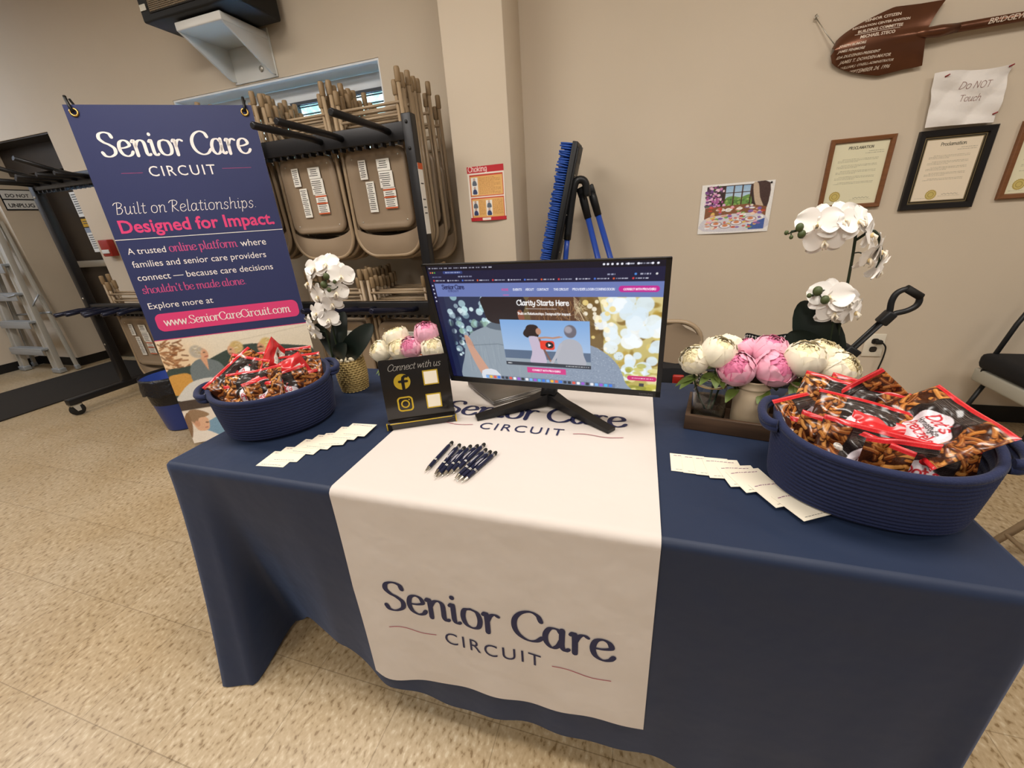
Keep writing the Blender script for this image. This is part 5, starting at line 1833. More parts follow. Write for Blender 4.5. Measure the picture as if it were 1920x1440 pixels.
def orchid(label, pot_loc, stems, leaves, flowers, buds, basket=False):
    t = thing('potted_orchid', label, 'orchid', pot_loc)
    o = Vector(pot_loc)
    L = lambda p: tuple(Vector(p) - o)
    if basket:
        M_wick = mat('seagrass', 'a68d55', 0.7, var=('c2a86c', 60, 2))
        mb = MB()
        def wick(u, v):
            th = 2 * PI * u
            row = v * 14
            wv = .0022 * math.sin(th * 22 + PI * (int(row) % 2)) + .0016 * math.cos(2 * PI * row)
            r = .041 + .012 * math.sin(PI * (.15 + .62 * v)) + wv
            return (r * math.cos(th), r * math.sin(th), .002 + .118 * v)
        mb.grid(wick, 132, 56, M_wick, cu=True)
        mb.grid(lambda u, v: (.046 * math.cos(2 * PI * u), .046 * math.sin(2 * PI * u), .119 - .03 * v), 40, 2, M_wick, cu=True)
        mb.add([(.045 * math.cos(2 * PI * k / 32), .045 * math.sin(2 * PI * k / 32), .002) for k in range(32)], [tuple(range(32))], M_wick)
        mb.build('woven_pot', t)
        mb = MB()
        rd = random.Random(2)
        for k in range(46):
            a, r = rd.uniform(0, 6.28), .043 * math.sqrt(rd.random())
            q = rd.uniform(.006, .011)
            mb.ell((r * math.cos(a), r * math.sin(a), .112 + rd.uniform(0, .012)), (q, q * .8, q * .7), mat('pale_moss', 'd8ccb0', .8), nu=7, nv=5)
        mb.add([(.044 * math.cos(2 * PI * k / 24), .044 * math.sin(2 * PI * k / 24), .108) for k in range(24)], [tuple(range(24))], mat('pale_moss'))
        mb.build('moss', t)
    else:
        mb = MB()
        mb.lathe([(0, .001), (.042, .001), (.045, .006), (.055, .10), (.057, .11), (.052, .11), (.046, .095), (0, .09)], mat('white_ceramic', 'dcd6cc', .3), 32)
        mb.build('pot', t)
    for st in stems:
        mb = MB()
        P = [L(p) for p in st]
        mb.tube(catmull(P, 6), .0032, M_ostem, 7)
        mb.build('stem', t)
    for lf in leaves:
        mb = MB()
        big_leaf(mb, L(lf[0]), L(lf[1]), *lf[2:])
        mb.build('leaf', t)
    for k, (c, n, s) in enumerate(flowers):
        mb = MB()
        orchid_flower(mb, L(c), n, s, k * 3 + int(pot_loc[0] * 10))
        a = Vector(L(c)) - Vector(n).normalized() * .003
        st = min((Vector(L(p)) for s_ in stems for p in catmull(s_, 5)), key=lambda q: (q - a).length)
        mb.tube(catmull([tuple(a), tuple((a + st) / 2 + Vector((0, 0, .006))), tuple(st)], 4), .0016, M_ostem, 5)
        mb.build('flower', t)
    for k, (c, r) in enumerate(buds):
        mb = MB()
        mb.ell(L(c), (r, r, r * 1.15), M_bud, nu=10, nv=8)
        a = Vector(L(c))
        st = min((Vector(L(p)) for s_ in stems for p in catmull(s_, 5)), key=lambda q: (q - a).length)
        mb.tube([tuple(a), tuple((a + st) / 2 + Vector((0, 0, -.004))), tuple(st)], .0016, M_ostem, 5)
        mb.build('bud', t)
pl_ = (.222, .548, TZ + .0008)
orchid('small white orchid in a woven seagrass pot beside the banner', pl_,
    [[(.178, .548, .85), (.185, .55, 1.0), (.198, .55, 1.12), (.22, .545, 1.185), (.26, .53, 1.165), (.27, .52, 1.12)], [(.15, .55, .85), (.148, .55, .98), (.14, .55, 1.05), (.11, .545, 1.0)]],
    [((.205, .55, .85), (.345, .56, .985), .038, .12, .2), ((.19, .555, .85), (.205, .60, 1.02), .036, .1), ((.17, .55, .85), (.105, .56, .985), .03, -.1), ((.19, .54, .85), (.26, .51, .93), .03, .12)],
    [((.175, .545, 1.180), (-.1, -.8, .35), .042), ((.235, .535, 1.192), (.1, -.8, .5), .042), ((.285, .53, 1.155), (.6, -.7, .1), .042), ((.135, .545, 1.135), (-.6, -.7, .0), .042), ((.262, .52, 1.105), (.35, -.8, -.1), .038), ((.17, .535, 1.09), (-.3, -.8, -.1), .042), ((.225, .53, 1.065), (.2, -.9, -.2), .038), ((.145, .535, 1.03), (-.3, -.85, .1), .042), ((.195, .53, 1.01), (.2, -.9, .1), .04), ((.10, .54, .985), (-.4, -.8, -.2), .038), ((.115, .535, .955), (-.2, -.9, -.3), .032)],
    [((.252, .50, 1.158), .010), ((.235, .50, 1.132), .011), ((.25, .50, 1.115), .007), ((.275, .505, 1.14), .006)], True)
pr_ = (1.735, .63, TZ + .0008)
orchid('tall two stemmed white orchid behind the basket at the certificate end', pr_,
    [[(1.737, .62, .84), (1.728, .62, 1.0), (1.716, .62, 1.19), (1.70, .62, 1.235), (1.65, .615, 1.25), (1.60, .61, 1.225), (1.575, .61, 1.218)], [(1.716, .62, 1.19), (1.75, .62, 1.21), (1.775, .62, 1.16), (1.775, .62, 1.11)], [(1.722, .62, .85), (1.712, .615, .98), (1.706, .61, 1.045), (1.68, .605, 1.075), (1.645, .60, 1.062)]],
    [((1.72, .63, .84), (1.640, .64, 1.040), .05, .08), ((1.715, .62, .84), (1.612, .60, .965), .05, .06), ((1.73, .625, .84), (1.70, .66, 1.0), .042, .05)],
    [((1.625, .60, 1.235), (-.35, -.8, .2), .046), ((1.672, .60, 1.238), (.1, -.85, .35), .048), ((1.702, .60, 1.235), (.35, -.75, .4), .045), ((1.645, .60, 1.195), (-.1, -.85, -.2), .042), ((1.735, .605, 1.205), (.75, -.4, .1), .042), ((1.765, .61, 1.165), (.85, -.25, 0), .042), ((1.772, .61, 1.125), (.85, -.2, -.3), .042), ((1.745, .605, 1.15), (.5, -.5, -.2), .036),
     ((1.682, .595, 1.060), (-.15, -.85, .3), .047), ((1.718, .60, 1.045), (.35, -.8, .3), .045), ((1.700, .595, 1.020), (0, -.9, -.1), .042), ((1.745, .605, 1.020), (.7, -.5, 0), .040)],
    [((1.588, .60, 1.228), .009), ((1.595, .60, 1.212), .009), ((1.562, .60, 1.217), .005), ((1.574, .60, 1.206), .0045), ((1.650, .585, 1.076), .011), ((1.668, .58, 1.055), .010), ((1.634, .585, 1.065), .0055)])
# ============================================================ things on the wall
def wallF(x, z, y=YW):
    return lambda a, b, d=0.0: (x + a, y - d, z + b)
# ---- engraved shovel hung from a chain
M_copper = mat('copper_brown', '5e3a28', 0.3, metal=.55, var=('6d452f', 5, 1.5))
M_engr = mat('engraved_white', 'd9c7b4', 0.6)
sh = thing('commemorative_shovel', 'copper brown engraved shovel hung level on the wall above the note', 'shovel', (2.081, YW, 1.935))
TIPX, LX = 0.0, .335
def blade_half(u):
    """half widths (up, down) of the blade at u from tip to shoulder"""
    k = (min(1, u / .62)) ** .46 * (1 - .10 * max(0, (u - .62) / .38))
    return (.015 + .115 * k, .012 + .118 * k)
def blade(u, v, off=0.0):
    up, dn = blade_half(u)
    t = 2 * v - 1
    sk = (.02 + (.035 if t > 0 else .012) * abs(t)) * u * (1 if u > .8 else u)
    x = LX * u + (sk * abs(t) if u > .9 else 0) - .015 * (1 - u)
    z = (up * t if t > 0 else dn * t) + .012 * u
    dome = .055 * (1 - t * t) * math.sin(PI * (.22 + .6 * u)) + .010 * math.exp(-(t / .12) ** 2) * smooth01((u - .35) / .5)
    return (x, -.022 - dome - off, z)
mb = MB()
mb.grid(lambda u, v: blade(u, v), 30, 24, M_copper)
mb.grid(lambda u, v: tuple(Vector(blade(u, v)) + Vector((0, .004, 0))), 30, 24, M_copper, flip=True)
def on_blade(x, z):
    u = min(1, max(0, (x + .015) / (LX + .015)))
    for _ in range(3):
        u = min(1, max(0.01, (x + .015 * (1 - u)) / LX))
    up, dn = blade_half(u)
    zz = z - .012 * u
    t = zz / up if zz > 0 else zz / dn
    return blade(u, (max(-1, min(1, t)) + 1) / 2, .0016)
for txt, x0, x1, z, hgt in (('SENIOR CITIZEN', .095, .223, .096, 1), ('RECREATION CENTER ADDITION', .050, .258, .072, 1), ('BUILDING COMMITTEE', .066, .232, .050, 1), ('MICHAEL STECO', .075, .205, .026, 1),
        ('JOSEPH RUMORE', .000, .10, .004, 1), ('JAMES FENIMORE', .000, .10, -.016, 1), ('IDA DUDZINSKI-PRESIDENT', .004, .165, -.037, 1), ("JAMES T. DOWDEN-MAYOR", .022, .215, -.057, 1), ("WILLIAM J. O'NEILL-ADMINISTRATOR", .034, .235, -.076, 1), ('SEPTEMBER 24, 1996', .075, .230, -.099, 1)):
    ptext(mb, txt, lambda a, b: on_blade(x0 + a, z + b), M_engr, width=x1 - x0, bold=.028, shear=.2, res=2)
mb.add([on_blade(.055 + .012 * k, .046) for k in range(15)] + [on_blade(.055 + .012 * k, .044) for k in range(15)], [(i, i + 1, 16 + i, 15 + i) for i in range(14)], M_engr)
mb.build('blade', sh)
mb = MB()
mb.tube([(LX - .05, -.06, .012), (LX, -.052, .012), (LX + .05, -.045, .013), (LX + .12, -.042, .015)], [.012, .020, .023, .0175], M_copper, 12)
mb.build('socket', sh)
mb = MB()
mb.tube([(LX + .11, -.042, .015), (LX + .6, -.040, .022), (LX + 1.05, -.040, .03)], .0175, M_copper, 14)
cyl = lambda a, b: (LX + .215 + a, -.0425 - .0185 * math.cos((b - .010) / .0178), .0165 + .0185 * math.sin((b - .010) / .0178) + .02 * a)
ptext(mb, 'BRIDGEWATER', cyl, M_engr, size=.028, bold=.012, shear=.25, res=2)
mb.build('handle', sh)
mb = MB()
mb.tube([(-.002, -.04, .012), (-.052, -.025, .078), (-.103, -.012, .148)], .0022, M_alu, 6)
mb.tube([(-.104 + .008 * math.cos(2 * PI * k / 12), -.012, .152 + .008 * math.sin(2 * PI * k / 12)) for k in range(12)], .002, M_alu, 6, closed=True)
mb.tube([(-.106, 0, .165), (-.106, -.018, .163), (-.106, -.02, .15), (-.106, -.012, .146)], .0022, M_alu, 6)
mb.build('hanging_chain', sh)
# ---- crumpled note with pins
M_note = mat('note_paper', 'e9e3dc', 0.75, bump=(14, .35, .02))
nt = thing('paper_note', 'crumpled white paper note reading Do NOT Touch, pinned above the black frame', 'note', (2.505, YW, 1.565))
def note(u, v, off=0.0):
    x = .285 * u + .02 * (1 - v) * (1 - u)
    z = .222 * v + .008 * math.sin(5 * u + 1) * v + .012 * (u - .5) * (v - .5)
    d = .006 + .012 * math.sin(3 * u + 4 * v) ** 2 + .010 * abs(math.sin(5 * u - 3 * v + .6)) + .014 * (1 - v) ** 2 * (1 - u) + .006 * abs(math.sin(9 * v + 2 * u))
    return (x, -d - off, z)
mb = MB()
mb.grid(lambda u, v: note(u, v), 30, 24, M_note)
fnN = lambda x, y: note(x / .285, y / .222, .0012)
M_pencil = mat('red_pencil', '8a5f55', 0.8)
for txt, x, z, w in (('Do NOT', .105, .148, .115), ('Touch', .115, .098, .085)):
    write(mb, txt, lambda a, b: fnN(x + a, z + b), M_pencil, width=w, thick=.1, thin=.09, slant=.25)
mb.build('sheet', nt)
M_pin = mat('red_pin', '8f2a2a', .35)
for u, v, k in ((.14, .9, 1), (.955, .965, 1), (.95, .15, 1)):
    mb = MB()
    p = Vector(note(u, v))
    mb.tube([p + Vector((0, 0, 0)), p + Vector((.010, -.012, .006))], [.0035, .0028], M_pin, 8)
    mb.build('push_pin', nt, label='red push pin')
# ---- framed certificates
M_frwood = mat('frame_wood', '6f4527', 0.4, var=('855632', 6, 1.6), aniso=(1, 1, 12))
M_frblack = mat('frame_black', '191513', 0.35)
M_frgold = mat('frame_gold_line', 'a8946a', 0.35, metal=.8)
def document(w, h, head, paper, seed, seal=(.25, .17), tail=True):
    k = 110 / h
    W, H = int(round(w * k)), 110
    cv = Cv(W * 2, H * 2, paper)
    W, H = W * 2, H * 2
    cv.text(head, W * .5, H * .105, 1, '4a4636', 1.6, width=W * .46, align='c')
    cv.scribble(W * .66, W * .94, H * .15, '5c5848', 1.4, seed); cv.scribble(W * .6, W * .94, H * .18, '5c5848', 1.4, seed + 1)
    y = H * .26
    for para in range(5):
        for ln in range(3 if para < 4 else 2):
            cv.scribble(W * (.2 if ln == 0 else .12), W * (.86 if ln < 2 else .5), y, '58543f', 1.2, seed * 31 + para * 5 + ln, .7)
            y += H * .021
        y += H * .03
    sx_, sy_ = W * seal[0], H * (1 - seal[1])
    cv.ell(sx_, sy_, W * .1, W * .1, 'b39a48'); cv.ell(sx_, sy_, W * .083, W * .083, 'd2be74'); cv.ell(sx_, sy_, W * .06, W * .06, 'a8934a'); cv.ell(sx_, sy_, W * .045, W * .045, 'cdb86a')
    for q in range(20):
        cv.ell(sx_ + W * .1 * math.cos(q * .314), sy_ + W * .1 * math.sin(q * .314), 1.6, 1.6, 'b39a48')
    cv.line([(W * (.56 + .02 * q), H * (.9 + .01 * math.sin(q * 1.9))) for q in range(16)], .9, '6c6a5c')
    cv.scribble(W * .5, W * .9, H * .93, '7a7664', 1, seed + 9); cv.scribble(W * .06, W * .3, H * .955, '7a7664', 1, seed + 10)
    return cv
M_doc = mat('framed_document', attr=True, rough=.6, coat=.6)
def framed(name, label, x, z, w, h, bw, m, head, paper, seed, inner=0.0, group='framed certificates in a row on the wall'):
    t = thing(name, label, 'framed certificate', (x, YW, z), (0, 0, 0), group)
    mb = MB()
    P = lambda a, b, d: (a, -d, b)
    rings = [(0, 0), (0, .016), (.004, .02), (bw - .004, .018), (bw, .010), (bw, .006)]
    vs = []
    for i, d in rings:
        vs += [P(i, i, d), P(w - i, i, d), P(w - i, h - i, d), P(i, h - i, d)]
    fs = [(k * 4 + i, k * 4 + (i + 1) % 4, k * 4 + 4 + (i + 1) % 4, k * 4 + 4 + i) for k in range(len(rings) - 1) for i in range(4)]
    mb.add(vs, fs, m)
    mb.build('frame', t)
    e = bw
    if inner:
        mb = MB()
        o1, o2 = (e, e, w - e, h - e), (e + inner, e + inner, w - e - inner, h - e - inner)
        q = lambda r, d: [P(r[0], r[1], d), P(r[2], r[1], d), P(r[2], r[3], d), P(r[0], r[3], d)]
        mb.add(q(o1, .0085) + q(o2, .0085), [(i, (i + 1) % 4, 4 + (i + 1) % 4, 4 + i) for i in range(4)], M_frgold)
        o3 = (e + inner * .35, e + inner * .35, w - e - inner * .35, h - e - inner * .35)
        o4 = (e + inner * .7, e + inner * .7, w - e - inner * .7, h - e - inner * .7)
        mb.add(q(o3, .0089) + q(o4, .0089), [(i, (i + 1) % 4, 4 + (i + 1) % 4, 4 + i) for i in range(4)], M_frblack)
        mb.build('mat_border', t, label='black and gold inner border')
        e += inner
    mb = MB()
    mb.picture(document(w - 2 * e, h - 2 * e, head, paper, seed, (.2, .14) if not inner else (.36, .1)), lambda u, v: P(e + (w - 2 * e) * u, e + (h - 2 * e) * v, .007), M_doc)
    mb.build('document', t)
framed('certificate_frame', 'brown wooden framed proclamation, nearest the tea table picture', 2.150, 1.222, .278, .336, .022, M_frwood, 'PROCLAMATION', 'e6dfbe', 3)
framed('certificate_frame', 'black framed proclamation with a gold inner line, hung under the crumpled note', 2.520, 1.194, .300, .360, .030, M_frblack, 'Proclamation', 'ecdcc2', 8, .012)
framed('certificate_frame', 'brown wooden framed certificate cut off at the photo edge', 2.908, 1.220, .278, .336, .024, M_frwood, 'PROCLAMATION', 'e6dfbe', 13)
# ---- paper print of a laid tea table
tp = thing('paper_print', 'white bordered paper print of a tea table before a window', 'picture', (1.552, YW, 1.127))
cv = Cv(180, 132, 'f0ede8')
cv.rect(14, 6, 168, 124, '3a2a26')
cv.vgrad(62, 8, 124, 60, '9cc0e0', 'd8e8ee')
cv.poly([(62, 40), (80, 34), (100, 38), (124, 33), (124, 66), (62, 66)], '6f9a4e', smooth=4)
for k in range(60):
    r = random.Random(k)
    cv.ell(r.uniform(62, 124), r.uniform(40, 66), 3, 2.5, r.choice(['86b058', '5c8440', 'a4c06c', '4c7038']))
for x in (60, 82, 103, 124):
    cv.rect(x - 1.5, 6, x + 1.5, 66, '4a2e20')
cv.rect(60, 24, 126, 26, '4a2e20')
cv.poly([(126, 6), (168, 6), (168, 70), (150, 62), (136, 40)], '4a3530', smooth=3)
cv.poly([(128, 6), (140, 6), (148, 40), (160, 66), (150, 72), (136, 50)], 'c9b39a', smooth=3)
for k in range(110):
    r = random.Random(100 + k)
    cv.ell(14 + abs(r.gauss(16, 13)), r.uniform(8, 62), r.uniform(2, 5), r.uniform(2, 4.5), r.choice(['d78ac0', 'b45c9c', 'e8b4d8', '7a4a8c', 'f0d0e0', '5c3a5c', '4c6a3c']))
cv.poly([(14, 62), (70, 58), (120, 56), (168, 66), (168, 124), (14, 124)], '8a5a3c')
cv.poly([(14, 92), (60, 82), (130, 80), (168, 90), (168, 124), (14, 124)], 'd9d6dc', smooth=3)
cv.poly([(126, 110), (168, 96), (168, 124), (130, 124)], '4a64a8')
for k in range(95):
    r = random.Random(300 + k)
    x, y = r.uniform(20, 164), r.uniform(62, 118)
    c = r.choice(['f0f0f4', 'e0a890', 'd87a6a', 'c8503c', '7cae5a', 'f4d8c0', '8a6ab0', 'e8c468', 'ffffff'])
    cv.ell(x, y, r.uniform(3, 8), r.uniform(2, 4), c)
    if k % 3 == 0:
        cv.ell(x, y - 2, 4, 3, r.choice(['d8605a', 'f0b4c4', 'e8e0d0']))
for x, y in ((46, 106), (98, 104), (132, 96), (70, 112)):
    cv.ell(x, y, 15, 6.5, '6a4a4a'); cv.ell(x, y, 13.5, 5.5, 'eeeaf0'); cv.ell(x, y - 1.5, 7, 3.5, 'd88a5c')
cv.grain(.02, 4)
mb = MB()
mb.picture(cv, lambda u, v: (.372 * u, -.004 - .006 * math.sin(PI * u) * (1 - v) , .267 * v), mat('paper_picture', attr=True, rough=.5))
mb.build('printed_sheet', tp)
mb = MB(); mb.ell((.352, -.010, .255), (.006, .003, .005), M_black, nu=8, nv=5)
mb.build('push_pin', tp)
# ---- first aid poster on the pillar
po = thing('first_aid_poster', 'red and orange Choking first aid poster on the pillar', 'poster', (.225, 1.87, 1.288))
cv = Cv(110, 142, 'efe4d6')
cv.rect(0, 0, 110, 17, 'c32c34'); cv.text('Choking', 4, 13, 8.5, 'f6e6dc', 1.8)
cv.rect(6, 21, 106, 77, 'c8402c'); cv.rect(8, 25, 104, 75, 'e3b068')
cv.rect(6, 80, 106, 134, 'c8402c'); cv.rect(8, 83, 104, 132, 'e3b068')
cv.rect(0, 132, 110, 142, 'c32c34'); cv.rect(38, 133.5, 64, 140, 'f0e4d8')
for x0, y0, x1, y1 in ((10, 28, 30, 72), (10, 88, 28, 126), (52, 88, 70, 128)):
    cv.rect(x0, y0, x1, y1, 'ece8e2')
    for k in range(2):
        yy = y0 + (y1 - y0) * (.25 + .5 * k)
        cv.ell((x0 + x1) / 2, yy - 6, 3.4, 3.8, 'c0a494'); cv.poly([((x0 + x1) / 2 - 6, yy + 9), ((x0 + x1) / 2 - 4, yy - 2), ((x0 + x1) / 2 + 4, yy - 2), ((x0 + x1) / 2 + 7, yy + 9)], ('5c6470', '34406a')[k], smooth=3)
for k in range(15):
    cv.scribble(34, 98 if k % 4 else 80, 30 + 2.9 * k, '9a5c30', 1.0, k)
for k in range(13):
    cv.scribble(30, 49, 88 + 3 * k, '9a5c30', 1.0, 40 + k); cv.scribble(72, 102, 88 + 3 * k, '9a5c30', 1.0, 60 + k)
mb = MB()
mb.picture(cv, lambda u, v: (.226 * u, -.003 - .012 * (1 - v) ** 2 * math.sin(PI * u) - .002 * math.sin(6 * v), .294 * v), mat('printed_poster', attr=True, rough=.4))
mb.build('poster_sheet', po)
# ---- wall outlet with plug and cord
ou = thing('wall_outlet', 'cream wall outlet with a black plug, behind the wagon handle', 'outlet', (2.590, YW, .452))
M_plate = mat('outlet_plate', 'e2d9c6', 0.35)
mb = MB(); mb.box((0, -.004, 0), (.098, .008, .140), M_plate, bev=.003)
mb.build('plate', ou)
for z in (.026, -.024):
    mb = MB()
    mb.prism(rrect(-.018, z - .0165, .018, z + .0165, .012, 4), lambda a, b: (a, -.0105, b), lambda a, b: (a, -.0075, b), M_plate if z > 1 else mat('outlet_face', '2c2824', .4))
    mb.build('socket', ou, label='dark socket face')
pc = thing('power_cord', 'black plug and cord running down from the cream wall outlet', 'power cord', (2.596, YW - .012, .478))
mb = MB(); mb.box((.004, -.014, 0), (.034, .028, .024), M_rubber, bev=.006)
mb.build('plug', pc)
mb = MB(); mb.tube(catmull([(.02, -.02, -.002), (.04, -.022, -.03), (.046, -.016, -.09), (.04, -.012, -.17), (.02, -.02, -.3), (-.05, -.04, -.455), (-.3, -.1, -.465)], 6), .0042, M_rubber, 8)
mb.build('cord', pc)
# ============================================================ broom and brushes leaning in the corner
M_blue = mat('bristle_blue', '2350a8', 0.45)
M_bluep = mat('blue_pole', '2748a0', 0.3)
M_bk = mat('brush_black', '17181a', 0.45)
br = thing('push_broom', 'push broom stood head up in the corner, stiff blue bristles on a black block', 'broom', (.75, 2.0, 0))
bT, bB = Vector((.098, -.03, 1.655)), Vector((-.085, -.03, .86))
bd = (bB - bT).normalized()
bnrm = Vector((bd.z, 0, -bd.x)).normalized()        # towards the bristle tips
if bnrm.x > 0:
    bnrm = -bnrm
Lb = (bB - bT).length
yv = Vector((0, 1, 0))
mb = MB()
Rb = Matrix(((bnrm.x, 0, bd.x, 0), (bnrm.y, 1, bd.y, 0), (bnrm.z, 0, bd.z, 0), (0, 0, 0, 1)))
mb.box((bT + bB) / 2 - bnrm * .012, (.030, .165, Lb), M_bk, rot=Rb, bev=.004)
mb.box((bT + bB) / 2 - bnrm * .030, (.014, .14, Lb * .94), M_bk, rot=Rb, bev=.004)
for k in range(5):
    mb.box(bT + bd * .055 - bnrm * .0365 + yv * (-.06 + .03 * k), (.003, .008, .085), mat('rib_black', '2c2d2f', .4), rot=Rb)
for k in range(9):
    mb.ell(bT + bd * (.16 + .07 * k) - bnrm * .037 + yv * (-.035 + .02 * (k % 3)), (.004, .004, .004), M_alu, nu=6, nv=4)
mb.build('block', br)
mb = MB()
rd = random.Random(5)
for row in range(6):
    for k in range(64):
        p = bT + bd * (.012 + (Lb - .02) * k / 63) + yv * (-.060 + .024 * row)
        tip = p + bnrm * (.068 + rd.uniform(-.004, .006)) + bd * rd.uniform(-.006, .006) + yv * rd.uniform(-.006, .006)
        mb.tube([p, (p + tip) / 2, tip], [.0045, .0055, .0042], M_blue, 5)
mb.build('bristles', br)
mb = MB()
mb.tube(catmull([(-.01, -.07, .03), (.02, -.06, .8), (.05, -.05, 1.16)], 4), .016, M_bluep, 10)
mb.tube(catmull([(.05, -.05, 1.15), (.075, -.055, 1.33), (.098, -.06, 1.445), (.125, -.05, 1.468), (.155, -.04, 1.45), (.165, -.03, 1.38)], 5), .021, M_bk, 10)
mb.build('handle', br)
for k, (x0, z0, x1, label) in enumerate(((.934, 1.375, 1.30, 'blue poled brush handle nearest the broom bristles, black at its top'), (1.0, 1.385, 1.42, 'blue poled brush handle farthest from the broom bristles, black at its top'))):
    t = thing('brush_pole', label, 'brush pole', (x0, 2.02 + .03 * k, 0))
    dx = (x1 - x0)
    A, B = Vector((-.055 if k == 0 else -.07, 0, z0 + .02 if k == 0 else z0 + .02)), Vector((dx - .04, -.1, .02))
    u = (B - A).normalized()
    mb = MB(); mb.tube([A + u * .13, A + u * .8, B], .0175, M_bluep, 10)
    mb.build('pole', t)
    mb = MB(); mb.tube([A, A + u * .04, A + u * .14], [.022, .024, .021], M_bk, 10)
    mb.box(A + Vector((-.004, 0, .01)), (.045, .035, .055), M_bk, rot=(0, -.35, 0), bev=.006)
    mb.build('collar', t)

# ============================================================ folding chairs set up behind and beside the table
def open_chair(label, loc, rz):
    t = thing('folding_chair', label, 'folding chair', loc, (0, 0, rz))
    mb = MB()
    pts = [(-.225, -.20, .02), (-.22, 0.02, .42), (-.205, .17, .66)]
    for k in range(8):
        a = PI - (PI / 2) * k / 7
        pts.append((-.205 + .10 + .10 * math.cos(a), .17 + .012 + .02 * k / 7, .68 + .09 * math.sin(a)))
    pts += [(-p[0], p[1], p[2]) for p in reversed(pts)]
    mb.tube(pts, .012, M_tan2, 8)
    mb.build('back_frame', t)
    mb = MB()
    mb.tube([(-.2, .23, .02), (-.2, -.16, .42), (.2, -.16, .42), (.2, .23, .02)], .011, M_tan2, 8)
    mb.build('leg_frame', t)
    for y, z in ((.17, .09), (-.16, .1)):
        mb = MB(); w = .2 if y > 0 else .222
        mb.tube([(-w, y, z), (w, y, z)], .008, M_tan2, 8)
        mb.build('stretcher', t)
    mb = MB()
    P = rrect(-.2, -.2, .2, .2, .06, 5)
    mb.prism(P, lambda a, b: (a, b, .445), lambda a, b: (a, b, .425), M_tan, True)
    mb.build('seat', t)
    mb = MB()
    def bk(u, v, o=0.0):
        x = 2 * u - 1
        hw = .205 - .10 * smooth01((v - .55) / .45) ** 2
        return (x * hw, .165 + .03 * v + .02 * (1 - x * x) + o, .56 + .205 * v)
    mb.grid(lambda u, v: bk(u, v), 14, 10, M_tan)
    mb.grid(lambda u, v: bk(u, v, -.012), 14, 10, M_tan, flip=True)
    mb.build('backrest', t)
    for x, y in ((-.225, -.20), (.225, -.20), (-.2, .23), (.2, .23)):
        mb = MB(); mb.lathe([(0, 0), (.015, 0), (.0165, .01), (.0145, .04)], M_rubber, 10, Matrix.Translation((x, y, 0)))
        mb.build('leg_cap', t)
open_chair('tan folding chair set up behind the monitor, only its rounded backrest showing', (1.325, 1.27, 0), 0.0)
open_chair('tan folding chair at the table end, one leg and stretcher showing past the basket', (2.73, .775, 0), math.radians(-90))

# ============================================================ folding wagon and bags behind the table
M_cloth = mat('black_canvas', '131214', 0.85)
wg = thing('folding_wagon', 'black folding wagon with its pull handle raised, behind the peony tray', 'wagon', (1.72, 1.2, 0))
mb = MB()
slab(mb, -.14, .14, -.26, .36, .16, .18, M_cloth)
for a in ((-.14, -.128, -.26, .36), (.128, .14, -.26, .36), (-.128, .128, -.26, -.248), (-.128, .128, .348, .36)):
    slab(mb, *a, .18, .60, M_cloth, bev=.004)
mb.build('canvas_body', wg)
mb = MB()
mb.tube([(-.14, -.26, .61), (.14, -.26, .61), (.14, .36, .61), (-.14, .36, .61)], .009, M_bk, 8, closed=True)
for x in (-.14, .14):
    for y in (-.26, .36):
        mb.tube([(x, y, .12), (x, y, .61)], .009, M_bk, 8)
mb.build('frame', wg)
for x in (-.09, .09):
    for y in (-.2, .3):
        mb = MB()
        mb.lathe([(0, -.02), (.055, -.02), (.07, -.012), (.07, .012), (.055, .02), (0, .02)], M_rubber, 20, Matrix.Translation((x, y, .07)) @ Matrix.Rotation(PI / 2, 4, 'Y'))
        mb.build('wheel', wg)
mb = MB()
h1 = Vector((.398, 0, .868)); h0 = h1 - Vector((.139, 0, .22)) * 1.25; hb = h1 - Vector((.139, 0, .22)) * 1.7
mb.tube([hb, h0], .012, M_bk, 8)
mb.tube([(.14, 0, hb.z), hb], .014, M_bk, 8)
hd = (h1 - h0).normalized()
for s in (-1, 1):
    mb.tube([h0 + Vector((0, s * .012, 0)), h1 + Vector((0, s * .012, 0))], .0062, M_bk, 8)
for q, dim in ((.150, (.05, .055, .055)), (.095, (.042, .05, .05))):
    mb.box(h0 + hd * q, dim, M_bk, rot=(0, .56, 0), bev=.006)
mb.box(h0 + hd * .16 + Vector((-.028, 0, .014)), (.03, .03, .02), M_bk, rot=(0, .56, 0), bev=.003)
mb.build('handle_shaft', wg)
mb = MB()
side = Vector((hd.z, 0, -hd.x))
loop = []
for a, b in ((.0, .0), (-.012, .018), (-.032, .045), (-.040, .075), (-.022, .100), (.022, .100), (.042, .075), (.034, .045), (.012, .018)):
    loop.append(h1 + side * a + hd * b)
mb.tube(catmull([tuple(p) for p in loop], 4, True), .0105, M_bk, 8, closed=True)
mb.tube([h1 + side * -.03 + hd * .1, h1 + side * .03 + hd * .1], .0135, M_rubber, 10)
mb.box(h1 - hd * .01, (.034, .04, .05), M_bk, rot=(0, .56, 0), bev=.006)
mb.build('handle_grip', wg)
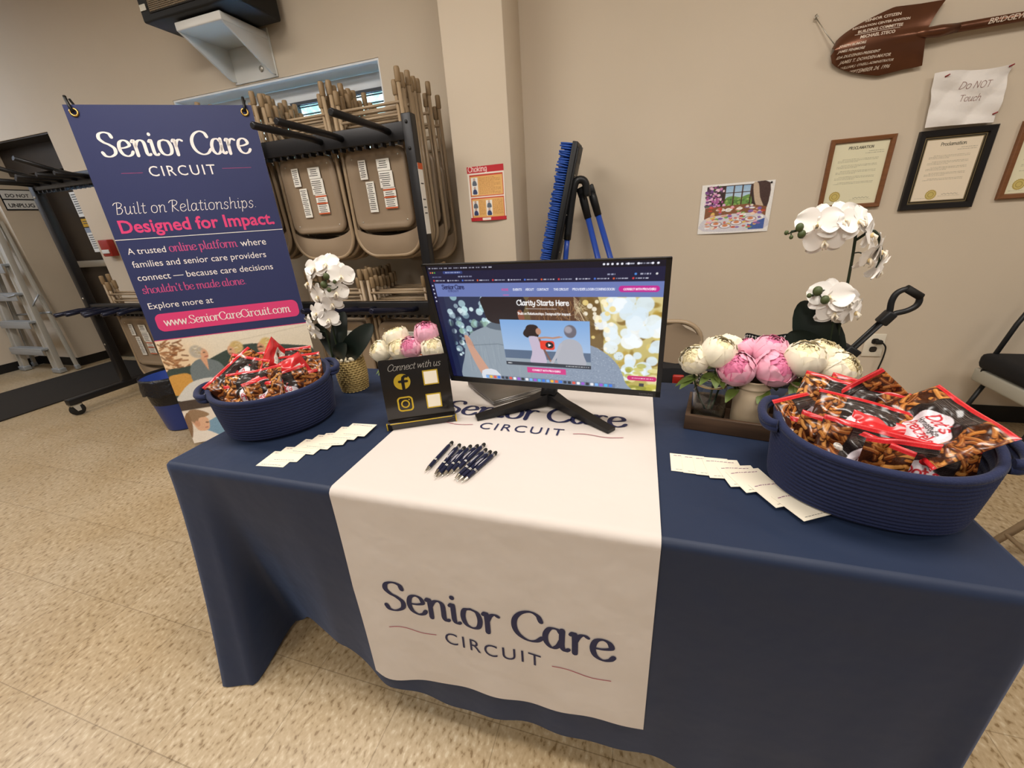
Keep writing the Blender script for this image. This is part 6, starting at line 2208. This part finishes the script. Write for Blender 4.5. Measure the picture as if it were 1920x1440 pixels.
# black print tote bag standing in the wagon
tb = thing('tote_bag', 'black tote bag with a fine white grid print, behind the orchid leaves', 'bag', (1.72, 1.08, .182))
mb = MB()
def tote(u, v):
    th = 2 * PI * u
    a, b = .098 + .008 * math.sin(3 * th + 4 * v), .095 + .01 * math.cos(2 * th)
    e = 1 / ((abs(math.cos(th)) ** 4 + abs(math.sin(th)) ** 4) ** .25)
    k = 1 - .10 * v
    return (a * e * k * math.cos(th), b * e * k * math.sin(th), .62 * v + .008 * math.sin(3 * th) * v)
mb.grid(tote, 48, 14, M_cloth, cu=True)
mb.add([tote(i / 48, 0) for i in range(48)], [tuple(range(48))], M_cloth)
mb.add([tuple(Vector(tote(i / 48, 1)) * 1.0 - Vector((0, 0, .03))) for i in range(48)], [tuple(range(48))], M_cloth)
for v in (.86, .89, .92, .95, .98):
    mb.tube([tuple(Vector(tote(i / 48, v)) * 1.004) for i in range(48)], .0008, M_wprint, 4, closed=True)
for i in range(0, 96, 2):
    mb.tube([tuple(Vector(tote(i / 96, v)) * Vector((1.006, 1.008, 1))[0] if False else Vector(tote(i / 96, v)) + Vector((0, 0, 0))) for v in (.84, .9, .99)], .0008, M_wprint, 4)
mb.build('bag_body', tb)
# black bag with a red tag at the other end of the wagon
kb = thing('shoulder_bag', 'black bag with a red tag on the folding chair behind the clear jar', 'bag', (1.345, 1.18, .4465))
mb = MB()
def sbag(u, v):
    th = 2 * PI * u
    e = 1 / ((abs(math.cos(th)) ** 4 + abs(math.sin(th)) ** 4) ** .25)
    k = .8 + .2 * math.sin(PI * min(1, .15 + .8 * v))
    return (.135 * e * k * math.cos(th), .085 * e * k * (1 - .35 * v) * math.sin(th), .2 * v + .006 * math.sin(4 * th) * v)
mb.grid(sbag, 40, 10, M_cloth, cu=True)
mb.add([sbag(i / 40, 0) for i in range(40)], [tuple(range(40))], M_cloth)
mb.add([sbag(i / 40, 1) for i in range(40)], [tuple(range(40))], M_cloth)
mb.build('bag_body', kb)
mb = MB(); mb.box((.06, -.085, .17), (.045, .02, .04), M_red, bev=.006)
mb.build('tag', kb, label='red tag')

# ============================================================ grey chair with black cushion by the wall
M_gpl = mat('grey_plastic', 'b2afa2', 0.5)
gc = thing('low_chair', 'low grey chair with a black cushion by the wall at the photo edge', 'chair', (3.30, 1.86, 0))
mb = MB(); mb.box((0, 0, .335), (.56, .46, .075), M_gpl, bev=.012)
mb.build('seat', gc)
mb = MB(); mb.box((.0, 0, .42), (.58, .44, .09), M_cloth, bev=.03)
mb.build('cushion', gc)
for s in (-1, 1):
    for b in (-1, 1):
        mb = MB()
        mb.tube([(s * .25 + s * .05, b * .2, .012), (s * .24, b * .18, .3)], .011, M_bk, 8)
        mb.build('leg', gc)
for b in (-1, 1):
    mb = MB()
    mb.tube([(-.27, b * .18, .36), (-.2, b * .2, .62), (-.16, b * .2, .75)], .011, M_bk, 8)
    mb.build('arm_rest', gc)
# drop hidden originals that were never placed
for o in list(bpy.data.objects):
    if o.parent is None and o.type == 'EMPTY' and not o.get('label') and not o.get('kind'):
        for ch in list(o.children_recursive):
            bpy.data.objects.remove(ch)
        bpy.data.objects.remove(o)
